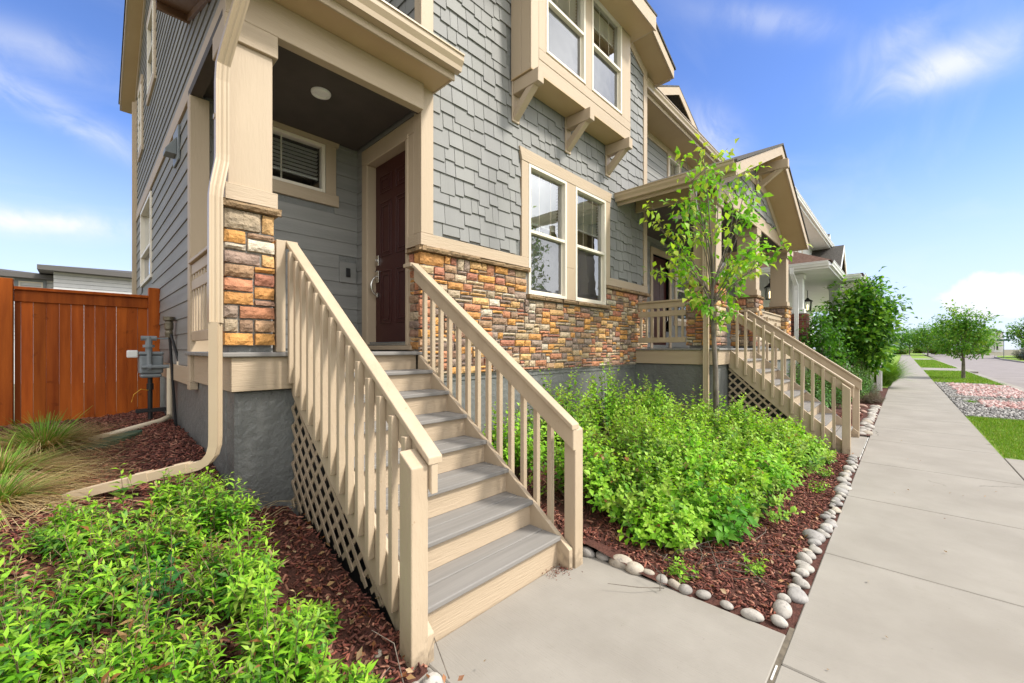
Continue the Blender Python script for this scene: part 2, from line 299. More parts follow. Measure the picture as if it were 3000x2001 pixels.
M_turf = material('dry_ground', (.15, .135, .085), (.21, .195, .12), .6, .95, .5, 8)
def add_stain(m, zlo, zhi, col, amt, scale, lo, hi):
    """soil splash and lime bloom: broken patches that thin out with height above the ground"""
    t = m.node_tree; n = t.nodes; l = t.links; b = n['Principled BSDF']; src = b.inputs['Base Color'].links[0].from_socket
    g = n.new('ShaderNodeNewGeometry'); sp = n.new('ShaderNodeSeparateXYZ'); l.new(g.outputs['Position'], sp.inputs[0]); mr = n.new('ShaderNodeMapRange'); mr.inputs['From Min'].default_value = zhi; mr.inputs['From Max'].default_value = zlo; l.new(sp.outputs['Z'], mr.inputs['Value'])
    ns = n.new('ShaderNodeTexNoise'); ns.inputs['Scale'].default_value = scale; ns.inputs['Detail'].default_value = 6; l.new(g.outputs['Position'], ns.inputs['Vector'])
    ad = n.new('ShaderNodeMath'); ad.operation = 'MULTIPLY'; l.new(ns.outputs['Fac'], ad.inputs[0]); l.new(mr.outputs[0], ad.inputs[1]); r = n.new('ShaderNodeValToRGB'); r.color_ramp.elements[0].position = lo; r.color_ramp.elements[1].position = hi; l.new(ad.outputs[0], r.inputs[0])
    ml = n.new('ShaderNodeMath'); ml.operation = 'MULTIPLY'; ml.inputs[1].default_value = amt; l.new(r.outputs[0], ml.inputs[0]); x = n.new('ShaderNodeMix'); x.data_type = 'RGBA'; l.new(ml.outputs[0], x.inputs['Factor']); l.new(src, x.inputs['A']); x.inputs['B'].default_value = (*col, 1); l.new(x.outputs['Result'], b.inputs['Base Color'])
add_stain(M_found, .10, .75, (.30, .29, .27), .8, 7, .34, .42)
add_stain(M_rail, -.02, .30, (.20, .155, .11), .6, 22, .30, .46)
def add_cracks(m, scale, width, col, amt):
    t = m.node_tree; n = t.nodes; l = t.links; b = n['Principled BSDF']; src = b.inputs['Base Color'].links[0].from_socket
    g = n.new('ShaderNodeNewGeometry'); ns = n.new('ShaderNodeTexNoise'); ns.inputs['Scale'].default_value = 2.2; ns.inputs['Detail'].default_value = 5; l.new(g.outputs['Position'], ns.inputs['Vector'])
    mx = n.new('ShaderNodeMix'); mx.data_type = 'RGBA'; mx.blend_type = 'ADD'; mx.inputs['Factor'].default_value = .35; l.new(g.outputs['Position'], mx.inputs['A']); l.new(ns.outputs['Color'], mx.inputs['B'])
    v = n.new('ShaderNodeTexVoronoi'); v.feature = 'DISTANCE_TO_EDGE'; v.inputs['Scale'].default_value = scale; l.new(mx.outputs['Result'], v.inputs['Vector'])
    lt = n.new('ShaderNodeMath'); lt.operation = 'LESS_THAN'; lt.inputs[1].default_value = width; l.new(v.outputs['Distance'], lt.inputs[0]); n2_ = n.new('ShaderNodeTexNoise'); n2_.inputs['Scale'].default_value = .9; l.new(g.outputs['Position'], n2_.inputs['Vector'])
    r = n.new('ShaderNodeValToRGB'); r.color_ramp.elements[0].position = .56; r.color_ramp.elements[1].position = .62; l.new(n2_.outputs['Fac'], r.inputs[0]); ml = n.new('ShaderNodeMath'); ml.operation = 'MULTIPLY'; l.new(lt.outputs[0], ml.inputs[0]); l.new(r.outputs[0], ml.inputs[1]); m2_ = n.new('ShaderNodeMath'); m2_.operation = 'MULTIPLY'; m2_.inputs[1].default_value = amt; l.new(ml.outputs[0], m2_.inputs[0])
    x = n.new('ShaderNodeMix'); x.data_type = 'RGBA'; l.new(m2_.outputs[0], x.inputs['Factor']); l.new(src, x.inputs['A']); x.inputs['B'].default_value = (*col, 1); l.new(x.outputs['Result'], b.inputs['Base Color'])
add_cracks(M_conc, .55, .0035, (.13, .115, .095), .75)
# ---------------------------------------------------------------- surface generators
def lap(mb, M, a0, a1, z0, z1, holes=(), e=.155, top=None, rnd=None):
    """Lapped boards; top(z) -> (amin, amax) clips a course under a rake."""
    z = z0
    while z < z1-.02:
        zt = min(z+e, z1); lo, hi = a0, a1
        if top: q = top(zt); lo, hi = max(lo, q[0]), min(hi, q[1])
        segs = [(lo, hi)] if hi > lo+.01 else []
        for h in holes:
            if h[2] < zt-.01 and h[3] > z+.01:
                ns = []
                for (p, q) in segs:
                    if h[0] > p: ns.append((p, min(q, h[0])))
                    if h[1] < q: ns.append((max(p, h[1]), q))
                segs = [s for s in ns if s[1]-s[0] > .005]
        for (p, q) in segs:
            mb.poly([M(p, .001, z), M(q, .001, z), M(p, .014, z), M(q, .014, z), M(p, .004, zt), M(q, .004, zt)], [(0, 1, 3, 2), (2, 3, 5, 4), (0, 2, 4), (1, 5, 3)])
        z += e
    return mb
def shingles(mb, M, a0, a1, z0, z1, holes=(), e=.156, top=None, seed=1, wmin=.075, wmax=.24, vary=True):
    r = random.Random(seed); z = z0
    while z < z1-.02:
        zt = min(z+e, z1)
        lo, hi = a0, a1
        if top: q = top(zt); lo, hi = max(lo, q[0]), min(hi, q[1])
        a = lo
        while a < hi-.01:
            w = min(r.choice((.10, .125, .15, .175, .21, .25))*r.uniform(.93, 1.07), hi-a)
            if hi-a-w < .05: w = hi-a
            dz = r.choice((0, 0, .022, .045)) if vary else 0
            zb = z-dz+.02; c = .93+.14*r.random(); ext = .03
            am, zm = a+w/2, (zb+zt)/2
            if not any(h[0]-.0 < am < h[1] and h[2] < zm < h[3] for h in holes):
                t = .019+.005*r.random(); g = .003
                p = [M(a+g, .001, zb), M(a+w-g, .001, zb), M(a+g, t, zb), M(a+w-g, t, zb), M(a+g, .005, zt+ext), M(a+w-g, .005, zt+ext), M(a+g, .0, zt+ext), M(a+w-g, .0, zt+ext)]
                mb.poly(p, [(0, 1, 3, 2), (2, 3, 5, 4), (0, 2, 4, 6), (1, 7, 5, 3)], (c, c, c*(.99+.02*r.random())))
            a += w
        z += e
    return mb
STONES = [(.52, .26, .08), (.58, .30, .095), (.50, .25, .085), (.40, .17, .11), (.46, .21, .12), (.30, .18, .125), (.31, .20, .13), (.25, .18, .145), (.44, .33, .2), (.42, .335, .235), (.54, .47, .37), (.37, .235, .14), (.55, .34, .15), (.29, .22, .175), (.44, .20, .11), (.46, .36, .25)]
def stone_patch(mb, M, a0, a1, z0, z1, holes=(), seed=1, u=.042, ws=(2, 3, 3, 4, 4, 5, 6), pro=.05, hs=(1, 1, 2, 2, 2)):
    r = random.Random(seed); na = max(1, round((a1-a0)/u)); nz = max(1, round((z1-z0)/u)); ua = (a1-a0)/na; uz = (z1-z0)/nz
    g = np.zeros((nz, na), bool)
    for j in range(nz):
        for i in range(na):
            ca, cz = a0+(i+.5)*ua, z0+(j+.5)*uz
            if any(h[0] < ca < h[1] and h[2] < cz < h[3] for h in holes): g[j, i] = True
    for j in range(nz):
        for i in range(na):
            if g[j, i]: continue
            h = min(r.choice(hs), nz-j); w = r.choice(ws)
            if h == 3: w = min(w, 5)
            if h == 1: w = max(w, 3)
            k = 0
            while k < w and i+k < na and not g[j, i+k]: k += 1
            w = k
            rest = 0
            while i+w+rest < na and not g[j, i+w+rest] and rest < 2: rest += 1
            if rest == 1: w += 1
            while h > 1 and g[j:j+h, i:i+w].any(): h -= 1
            if nz-j-h == 1: h = min(h+1, nz-j)
            if g[j:j+h, i:i+w].any(): h = 1
            g[j:j+h, i:i+w] = True
            m_ = .0055
            stone(mb, M, a0+i*ua+m_, a0+(i+w)*ua-m_, z0+j*uz+m_, z0+(j+h)*uz-m_, pro, r)
    return mb
def stone(mb, M, p, q, z, t, pro, r, col=None):
    w, h = q-p, t-z; nx = max(3, min(9, int(w/.03)+2)); ny = max(3, min(5, int(h/.03)+2))
    c = col or r.choice(STONES); b = r.uniform(.95, 1.25); c = tuple(max(.01, x*b) for x in c); base = pro*r.uniform(.72, 1.05); tx, tz = r.uniform(-.012, .012), r.uniform(-.012, .012); pts = []
    for jj in range(ny):
        for ii in range(nx):
            fx, fz = ii/(nx-1), jj/(ny-1); ed = ii in (0, nx-1) or jj in (0, ny-1)
            d = base-(.012 if ed else 0)+(fx-.5)*tx+(fz-.5)*tz+r.uniform(-.005, .005)*(1 if not ed else .7)
            jx = 0 if ii in (0, nx-1) else r.uniform(-.004, .004)
            pts.append(M(p+w*fx+(r.uniform(0, .004) if ii == 0 else -r.uniform(0, .004) if ii == nx-1 else jx), d, z+h*fz+(r.uniform(0, .004) if jj == 0 else -r.uniform(0, .004) if jj == ny-1 else 0)))
    fs = [(jj*nx+ii, jj*nx+ii+1, (jj+1)*nx+ii+1, (jj+1)*nx+ii) for jj in range(ny-1) for ii in range(nx-1)]
    ring = [ii for ii in range(nx)]+[jj*nx+nx-1 for jj in range(1, ny)]+[(ny-1)*nx+ii for ii in range(nx-2, -1, -1)]+[jj*nx for jj in range(ny-2, 0, -1)]
    k0 = len(pts); R_ = []
    for s, ri in enumerate(ring):
        ii, jj = ri % nx, ri//nx; pts.append(M(p+w*ii/(nx-1), 0, z+h*jj/(ny-1))); R_.append(k0+s)
    n = len(ring); fs += [(ring[s], ring[(s+1) % n], R_[(s+1) % n], R_[s]) for s in range(n)]
    cs = c; mb.poly(pts, fs, cs)
def cap_stones(mb, M, a0, a1, z0, h, d, seed=3):
    r = random.Random(seed); a = a0
    while a < a1-.02:
        w = min(r.uniform(.25, .45), a1-a)
        if a1-a-w < .12: w = a1-a
        stone(mb, M, a+.001, a+w-.001, z0, z0+h, d, r, (.27, .185, .105)); p = [M(a, 0, z0+h), M(a+w, 0, z0+h), M(a+w, d, z0+h), M(a, d, z0+h)]
        mb.face([M(a, 0, z0), M(a+w, 0, z0), M(a+w, d*.9, z0), M(a, d*.9, z0)], (.25, .17, .10)); mb.face([M(a, 0, z0+h-.002), M(a+w, 0, z0+h-.002), M(a+w, d*.88, z0+h-.003), M(a, d*.88, z0+h-.003)], (.3, .2, .12)); a += w
    return mb
def window(par, M, a0, a1, z0, z1, rail=None, mun=2, munh=0, fw=.035, b=.012, blind=None, blindcol=None, back=.9, glass_lo=None, name='window', half_blind=None, interior=None, tilt=.026):
    """vinyl window unit: frame > pane, blind, muntins"""
    f = MB()
    for q in ((a0, a0+fw, z0, z1), (a1-fw, a1, z0, z1), (a0+fw, a1-fw, z0, z0+fw), (a0+fw, a1-fw, z1-fw, z1)): f.box(q[0], q[1], -.07, b, q[2], q[3], M)
    if rail:
        f.box(a0+fw, a1-fw, -.055, b-.006, rail-.022, rail+.018, M)
        for q in ((a0+fw, a0+fw+.024, z0+fw, rail-.022), (a1-fw-.024, a1-fw, z0+fw, rail-.022)): f.box(q[0], q[1], -.055, -.012, q[2], q[3], M)
        f.box(a0+fw+.024, a1-fw-.024, -.055, -.012, z0+fw, z0+fw+.026, M)
    fr = f.build(name, M_vinyl, par, .003)
    lo = rail or z0+fw
    g = MB(); g.sheet(M, a0+fw, a1-fw, lo, z1-fw, b=-.03); g.build('pane', M_glass, fr, norm=False)
    if rail: g = MB(); g.sheet(M, a0+fw, a1-fw, z0+fw, rail, b=-.025); g.build('pane', glass_lo or M_glass2, fr, norm=False)
    mm = MB()
    for k in range(mun): x = a0+fw+(a1-a0-2*fw)*(k+1)/(mun+1); mm.box(x-.008, x+.008, -.036, -.031, lo, z1-fw, M)
    for k in range(munh): zz = lo+(z1-fw-lo)*(k+1)/(munh+1); mm.box(a0+fw, a1-fw, -.0365, -.0312, zz-.008, zz+.008, M)
    if mun or munh: mm.build('muntin', M_vinyl, fr)
    if blind is not None:
        bl = MB(); zz = z1-fw-.03
        while zz > blind:
            bl.poly([M(a0+fw+.01, -.085, zz), M(a1-fw-.01, -.085, zz), M(a1-fw-.01, -.120, zz-tilt), M(a0+fw+.01, -.120, zz-tilt)], [(0, 1, 2, 3)])
            zz -= .042
        bl.box(a0+fw+.01, a1-fw-.01, -.12, -.09, blind-.02, blind, M); bl.build('blind', M_blind, fr, norm=False)
    rm = MB(); A0, A1, Z0, Z1 = a0-.25, a1+.25, z0-.2, z1+.2
    rm.sheet(M, A0, A1, Z0, Z1, b=-back)
    for q in ((A0, Z0, A1, Z0), (A0, Z1, A1, Z1), (A0, Z0, A0, Z1), (A1, Z0, A1, Z1)):
        rm.face([M(q[0], -.13, q[1]), M(q[2], -.13, q[3]), M(q[2], -back, q[3]), M(q[0], -back, q[1])])
    rm.build('room', interior or M_dark, fr, norm=False)
    return fr
def casing(par, M, a0, a1, z0, z1, w=.11, head=.16, ears=.0, taper=.0, sill=None, b=.03, mulls=(), headb=.038):
    c = MB()
    c.box(a0-w, a0, .0, b, z0, z1, M); c.box(a1, a1+w, .0, b, z0, z1, M)
    for p, q in mulls: c.box(p, q, .0, b, z0, z1, M)
    o = c.build_each('window_casing', M_bei, par, .003)
    h = MB(); e = w+ears
    h.prism([(a0-e+taper, z1), (a1+e-taper, z1), (a1+e, z1+head), (a0-e, z1+head)], lambda u, v, d: M(u, d, v), 0, headb)
    if sill: h.box(a0-w-sill[0], a1+w+sill[0], 0, b+.006, z0-sill[1], z0, M)
    h.build_each('window_head_trim', M_beih, par, .003); return o
def rail_panel(par, M, a0, a1, zt, zm, zb, nb, upper=True, name='porch_railing'):
    """guard rail: cap, top board, middle board, bottom board and small balusters"""
    m = MB(); m.box(a0, a1, -.055, .045, zt-.03, zt, M); m.box(a0, a1, -.02, .02, zt-.125, zt-.031, M); m.box(a0, a1, -.02, .02, zm-.06, zm+.03, M); m.box(a0, a1, -.02, .02, zb, zb+.085, M)
    r = m.build(name, M_rail, par, .004); w = .034
    for z0, z1 in ((zb+.086, zm-.061), (zm+.031, zt-.126)):
        k = MB(); x = a0+(a1-a0)*.5/nb; k.box(x-w/2, x+w/2, -.016, .016, z0, z1, M); o = k.build('baluster', M_rail, r, .003)
        d = Vector(M(a1, 0, 0))-Vector(M(a0, 0, 0)); copies(o, [d*(j/nb) for j in range(1, nb)])
    return r
def column(par, x0, x1, y0, y1, zs, zt_s, z_top, cx0, cx1, cy0, cy1, seed=1, u=.05):
    """stone pier with ledge, tapered-free boxed shaft, base and capital"""
    p = MB(); i = .045
    p.box(x0+i-.014, x1-i+.014, y0+i-.014, y1-i+.014, zs, zt_s); o = p.build('stone_pier', M_mort, par)
    s = MB()
    stone_patch(s, FY(y0+i), x0+.006, x1-.006, zs, zt_s, seed=seed, u=u, ws=(2, 4, 4, 5), hs=(1, 2, 2, 2)); stone_patch(s, FX(x0+i), y0+i, y1-.01, zs, zt_s, seed=seed+9, u=u, ws=(2, 3, 4))
    stone_patch(s, lambda a, b, z: (x1-i+b, a, z), y0+i, y1-.01, zs, zt_s, seed=seed+5, u=u, ws=(2, 3, 4)); stone_patch(s, lambda a, b, z: (a, y1-i+b, z), x0+.01, x1-.01, zs, zt_s, seed=seed+6, u=u, ws=(2, 3, 4))
    s.build('veneer', M_stone, o, norm=True)
    c = MB(); r = random.Random(seed); X0, X1, Y0, Y1 = x0-.012, x1+.03, y0-.02, y1+.02
    stone(c, lambda a, b, z: (a, b, z), X0, X1, 0, 1, .01, r, (.27, .185, .105)) if 0 else None
    c.box(X0+.02, X1-.02, Y0+.02, Y1-.02, zt_s, zt_s+.048, col=(.27, .185, .105)); cap_stones(c, FY(Y0+.025), X0, X1, zt_s+.002, .052, .03, seed); cap_stones(c, FX(X0+.025), Y0, Y1, zt_s+.002, .052, .03, seed+2)
    c.box(X0+.01, X1-.01, Y0+.01, Y1-.01, zt_s+.048, zt_s+.053, col=(.3, .21, .12)); c.build('ledge_stone', M_stone, par)
    z0 = zt_s+.056
    b = MB(); b.box(cx0-.02, cx1+.03, cy0-.022, cy1+.022, z0, z0+.115); b.build('column_base', M_beih, par, .004)
    h = MB(); h.box(cx0, cx1, cy0, cy1, z0+.115, z_top-.16); h.build('column_shaft', M_bei, par, .004)
    k = MB(); k.box(cx0-.025, cx1+.03, cy0-.026, cy1+.026, z_top-.16, z_top); k.build('column_capital', M_beih, par, .004)
def gutter(par, p, q, out, name='gutter', mat=None, h=.125, d=.115):
    """K-style gutter from p to q (top back edge), out = outward horizontal unit vector"""
    p, q, o = Vector(p), Vector(q), Vector(out); prof = [(0, 0), (0, -h), (d*.62, -h), (d*.70, -h*.72), (d*.92, -h*.42), (d*.95, -h*.12), (d*1.05, -h*.1), (d*1.05, 0), (d*.98, 0), (d*.9, -h*.15), (d*.6, -h*.85), (.008, -h*.93), (.008, 0)]
    m = MB(); pts = [e+o*u+Vector((0, 0, v)) for e in (p, q) for u, v in prof]; n = len(prof)
    m.poly(pts, [tuple(range(n)), tuple(range(2*n-1, n-1, -1))]+[(i, (i+1) % n, (i+1) % n+n, i+n) for i in range(n)])
    return m.build(name, mat or M_gutter, par)
def slab(mb, p0, p1, p2, p3, t, col=None):        # roof slab: top quad, thickness t downward
    P = [Vector(x) for x in (p0, p1, p2, p3)]; Q = [x-Vector((0, 0, t)) for x in P]
    mb.poly(P+Q, [(0, 1, 2, 3), (7, 6, 5, 4), (0, 4, 5, 1), (1, 5, 6, 2), (2, 6, 7, 3), (3, 7, 4, 0)], col); return mb
def staircase(name, label, xl, xr, yb, run, zs, ydeck, post_l, post_r, rl, rr, ns, near_out, far_out, ground, lat, nb_l, nb_r, bx=.037):
    """zs: tread heights, last is the deck.  rl/rr: (y0,z0,y1,z1) top line of the two handrails."""
    t = thing(name, ((xl+xr)/2, yb, 0), label, 'staircase'); sw = .04
    n = len(zs)-1
    for k in range(n):
        y = yb+k*run; z = zs[k]; m = MB()
        m.box(xl+sw, xr-sw+.004, y-.03, y+.118, z-.03, z); m.box(xl+sw, xr-sw+.004, y+.124, y+run+.004, z-.03, z); m.build('tread', M_deck, t, .006, seg=2)
    for k in range(n+1):
        y = yb+k*run; zl = zs[k-1] if k else -.01; m = MB(); m.box(xl+sw, xr-sw, y, y+.018, zl+.001, zs[k]-.031); m.build('riser', M_beih, t)
    sl = (zs[-1]-zs[0])/(ydeck-.0-(yb-.03))
    y0, y1 = yb-.10, ydeck+.02
    for x in (xl, xr-sw):
        m = MB(); zt = lambda y: zs[0]-.03+(zs[n]-zs[0])/(n*run)*(y-yb+.03)+.008
        m.prism([(y0, ground-.02), (y0, zt(y0)), (y1, zt(y1)), (y1, zt(y1)-.30), (yb+.22, ground+.06), (yb+.12, ground-.02)], lambda u, v, d: (d, u, v), x, x+sw-.002); m.build('stringer', M_rail, t, .003)
    for side, (ra, xo, post) in enumerate(((rl, xl, post_l), (rr, xr, post_r))):
        xb0, xb1 = (xo, xo+.038) if side == 0 else (xo-.038, xo)
        ya, za, yz, zz = ra; g = (zz-za)/(yz-ya); m = MB()
        m.prism([(ya, za-.035), (yz, zz-.035), (yz, zz-.17), (ya, za-.17)], lambda u, v, d: (d, u, v), xb0, xb1)
        r = m.build('handrail', M_rail, t, .004)
        m = MB(); m.prism([(ya-.004, za), (yz+.01, zz), (yz+.01, zz-.036), (ya-.004, za-.036)], lambda u, v, d: (d, u, v), xb0-.018, xb1+.022); m.build('rail_cap', M_rail, r, .006, seg=2)
        if side == (0 if far_out else 1) or side == 1:
            m = MB(); m.box(xb0-.03, xb1+.03, yz+.008, yz+.14, zz-.034, zz+.002); m.build('rail_return', M_rail, r, .004)
        px0, px1, py0, py1, zf, zk = post; m = MB()
        m.poly([(px0, py0, ground-.03), (px1, py0, ground-.03), (px1, py1, ground-.03), (px0, py1, ground-.03), (px0, py0, zf), (px1, py0, zf), (px1, py1, zk), (px0, py1, zk)], [(3, 2, 1, 0), (4, 5, 6, 7), (0, 1, 5, 4), (1, 2, 6, 5), (2, 3, 7, 6), (3, 0, 4, 7)])
        m.build('newel_post', M_rail, t, .006, seg=2)
        bx0, bx1 = ((xl-bx-.001, xl-.001) if side == 0 else (xr+.001, xr+bx+.001)); nb = (nb_l, nb_r)[side]; ys = nb[0], nb[1]; cnt = nb[2]
        sg = (zs[n]-zs[0])/(n*run); m = MB(); yy = ys[0]; zt = za+g*(yy-ya)-.052; zb = zs[0]-.03+sg*(yy-yb+.03)-nb[3]
        m.box(bx0, bx1, yy-.018, yy+.018, zb, zt); o = m.build('baluster', M_rail, t, .0025)
        copies(o, [(0, (ys[1]-ys[0])*j/(cnt-1), sg*(ys[1]-ys[0])*j/(cnt-1)) for j in range(1, cnt)])
    # lattice under the near stringer
    x = lat[0]; m = MB(); ylo, yhi = lat[1], lat[2]; sg = (zs[n]-zs[0])/(n*run); lim = lambda y: zs[0]-.03+sg*(y-yb+.03)-.25
    w, sp = .030, .140
    for k in range(-60, 90):
        for sgn, off in ((1, 0), (-1, .009)):
            pts = []
            for q in range(0, 121):
                y = ylo+(yhi-ylo)*q/120; z = sgn*(y-ylo)*1.0+k*sp*1.0
                if lat[3](y) < z < lim(y)-.0: pts.append((y, z))
            if len(pts) > 2: m.bar((x+off, *pts[0]), (x+off, *pts[-1]), .008, w, (1, 0, 0)) if 0 else m.poly(*latbar(x+off, pts[0], pts[-1], w, .008))
    m.build('lattice', M_lat, t)
    bk = MB(); bk.face([(x+.05, ylo, lat[3](ylo)-.3), (x+.05, yhi, lat[3](yhi)-.3), (x+.05, yhi, lim(yhi)), (x+.05, ylo, lim(ylo))]); bk.build('lattice_shade_sheet', M_black, t, norm=False)  # black sheet behind the openings: darkness under the steps put in as colour
    return t
def latbar(x, p, q, w, t):
    d = Vector((q[0]-p[0], q[1]-p[1])); d.normalize(); n = Vector((-d.y, d.x))*w/2
    c = [(p[0]+n.x, p[1]+n.y), (q[0]+n.x, q[1]+n.y), (q[0]-n.x, q[1]-n.y), (p[0]-n.x, p[1]-n.y)]
    return [(x, *k) for k in c]+[(x+t, *k) for k in c], [(0, 1, 2, 3), (7, 6, 5, 4), (0, 4, 5, 1), (1, 5, 6, 2), (2, 6, 7, 3), (3, 7, 4, 0)]
# ================================================================ near townhouse
XL, XC, XR, YF, YB, DK = .70, 2.29, 7.06, 3.40, 4.75, 1.405
H1 = thing('townhouse', (4.6, YF, 0), 'gray shingle townhouse with boxed bay window and maroon front door beside the wooden fence', 'house', 'attached gray townhouses')
lw = (3.83, 5.66, 2.11, 3.74)                                       # lower window pair opening
bayh = (3.57, 5.83, 4.66, 7.0)
rake_r = lambda z: (XC, min(XR, 7.0+(6.60-z)/.44))
m = MB(); m.sheet(FY(YF), XC, XR, 1.1, 8.2, [lw, bayh]); m.build('front_wall', M_found, H1, norm=False)
m = MB(); shingles(m, FY(YF), XC+.115, XR-.105, 2.575, 7.3, [(lw[0]-.1, lw[1]+.1, 2.0, lw[3]+.14), (3.50, 5.90, 4.60, 9)], top=rake_r, seed=4); m.build('shingle_siding', M_shin, H1, norm=False)
# door wall (faces the porch) and the side of the upper floor above the porch roof
dh = (3.62, 4.48, DK+.10, 3.57)
m = MB(); m.sheet(FX(XC), YF, 5.0, 1.1, 8.2, [dh]); m.build('porch_side_wall', M_found, H1, norm=False)
m = MB(); lap(m, FX(XC), YF+.10, YB, DK+.02, 3.8, [(3.5, 4.6, 1, 3.75)]); m.build('lap_siding', M_side, H1, norm=False)
m = MB(); shingles(m, FX(XC), YF+.09, 5.0, 4.05, 7.2, seed=12); m.build('shingle_siding', M_shin, H1, norm=False)
# corner boards
m = MB(); m.box(XC-.028, XC+.115, YF-.03, YF+.005, 2.56, 3.97); m.box(XC-.026, XC-.001, YF+.006, YF+.10, 2.56, 3.75); m.box(XC-.028, XC+.115, YF-.03, YF+.005, 3.98, 7.6); m.box(XC-.026, XC-.001, YF+.006, YF+.09, 3.98, 7.6); m.build_each('corner_board', M_bei, H1, .003)
m = MB(); m.box(XR-.105, XR+.03, YF-.03, YF+.005, 2.56, 6.56); m.box(XR+.004, XR+.03, YF+.006, YF+.55, 2.56, 6.4); m.build_each('corner_board', M_bei, H1, .003)
# band, ledge, stone
m = MB(); m.box(XC-.034, lw[0]-.001, YF-.036, YF+.003, 2.432, 2.557); m.box(XC-.032, XC-.001, YF+.004, YF+.21, 2.432, 2.557); m.box(lw[1]+.001, XR+.036, YF-.036, YF+.003, 2.432, 2.557); m.build_each('water_table_board', M_beih, H1, .003)
for a in ((FY(YF), XC-.075, lw[0]-.002, 2.376, .052, .085, 5), (FX(XC), YF-.085, YF+.20, 2.377, .051, .075, 8), (FY(YF), lw[1]+.002, XR+.085, 2.376, .052, .085, 6), (FY(YF), lw[0]-.03, lw[1]+.03, 2.052, .055, .09, 7)):
    m = MB(); cap_stones(m, *a); m.build('ledge_stone', M_stone, H1)
m = MB(); m.sheet(FY(YF), XC, XR, 1.15, 2.38, [(lw[0], lw[1], 2.06, 2.6)], b=.014); m.face([(XC-.014, YF-.014, 1.15), (XC-.014, YF+.2, 1.15), (XC-.014, YF+.2, 2.38), (XC-.014, YF-.014, 2.38)]); m.face([(XC-.014, YF-.014, 1.15), (XR, YF-.014, 1.15), (XR, YF+.05, 1.15), (XC-.014, YF+.05, 1.15)]); mo = m.build('mortar_bed', M_mort, H1, norm=False)
m = MB(); stone_patch(m, FY(YF), XC-.045, XR+.045, 1.165, 2.376, [(lw[0]-.03, lw[1]+.03, 2.05, 2.6)], seed=21); stone_patch(m, FX(XC), YF-.02, YF+.17, 1.42, 2.376, seed=23); stone_patch(m, lambda a, b, z: (XR+b, a, z), YF-.03, YF+.35, 1.45, 2.376, seed=24); m.build('veneer', M_stone, mo, norm=False)
m = MB(); m.box(XC-.02, XR, YF+.012, YF+.25, -.3, 1.14); m.build('foundation', M_found, H1, .01)
# lower window pair
c = casing(H1, FY(YF), lw[0], lw[1], 2.11 if 0 else 2.558, lw[3], .125, .155, .045, .045, None, .032, [(4.63, 4.835)])
m = MB(); m.box(4.632, 4.833, -.04, .033, 2.108, 2.557, FY(YF)); m.build('window_mullion', M_bei, H1, .003)
window(H1, FY(YF), lw[0]+.003, 4.628, 2.11, lw[3]-.003, 2.905, 2, 0, .04, .036, blind=3.06, interior=M_green)
window(H1, FY(YF), 4.837, lw[1]-.003, 2.11, lw[3]-.003, 2.905, 2, 0, .04, .036, blind=3.20, interior=M_green)
# bay
bx0, bx1, by, bz = 3.55, 5.85, 3.09, 4.63
bw = [(3.80, 4.63), (4.785, 5.605)]
m = MB(); m.sheet(FY(by), bx0, bx1, bz, 6.6, [(p, q, 4.945, 6.31) for p, q in bw]); m.sheet(FX(bx0), by, YF, bz, 6.6); m.face([(bx1, by, bz), (bx1, YF, bz), (bx1, YF, 6.6), (bx1, by, 6.6)]); m.face([(bx0+.02, by+.02, bz+.03), (bx1-.02, by+.02, bz+.03), (bx1-.02, YF, bz+.03), (bx0+.02, YF, bz+.03)])
bay = m.build('bay', M_bei, H1, norm=False)
m = MB()
m.box(bx0-.024, bx0-.001, by, by+.13, bz, 6.5); m.box(bx0-.024, bx0-.001, by+.135, YF-.018, bz, 6.5); m.box(bx0-.026, 3.66, -.001+by-.026, by-.001, bz+.002, 6.5); m.box(3.664, bw[0][0], by-.024, by-.001, 4.93, 6.5); m.box(bw[0][1], bw[1][0], by-.024, by-.001, 4.93, 6.5); m.box(bw[1][1], bx1+.024, by-.024, by-.001, 4.93, 6.5); m.box(bx1+.001, bx1+.024, by, YF-.018, bz, 6.5); m.build_each('bay_trim', M_bei, bay, .003)
m = MB(); m.box(3.664, bx1+.024, by-.023, by-.001, bz, 4.80); m.box(3.664, bx1+.024, by-.026, by-.001, 4.803, 4.928); m.box(bw[0][0], bx1+.024, by-.0235, by-.001, 6.315, 6.5); m.build_each('bay_trim', M_beih, bay, .003)
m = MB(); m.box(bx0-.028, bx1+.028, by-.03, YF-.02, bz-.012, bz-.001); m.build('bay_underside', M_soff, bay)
for i, (p, q) in enumerate(bw): window(bay, FY(by), p+.002, q-.002, 4.947, 6.308, 5.60, 2, 0, .036, .03, blind=(5.62, 6.0)[i], interior=M_green)
def bracket(x):
    b = MB(); yw = YF-.017
    b.box(x-.062, x+.062, yw-.022, yw, 4.14, 4.64); b.box(x-.052, x+.052, by-.115, yw-.023, 4.455, 4.612)
    o = b.build('bracket', M_bei, H1, .005); d = MB(); d.prism([(yw-.022, 4.165), (by-.045, 4.453), (by+.075, 4.453), (yw-.022, 4.285)], lambda u, v, t: (t, u, v), x-.045, x+.045); d.build('brace', M_bei, o, .004)
for x in (3.595, 4.655, 5.715): bracket(x)
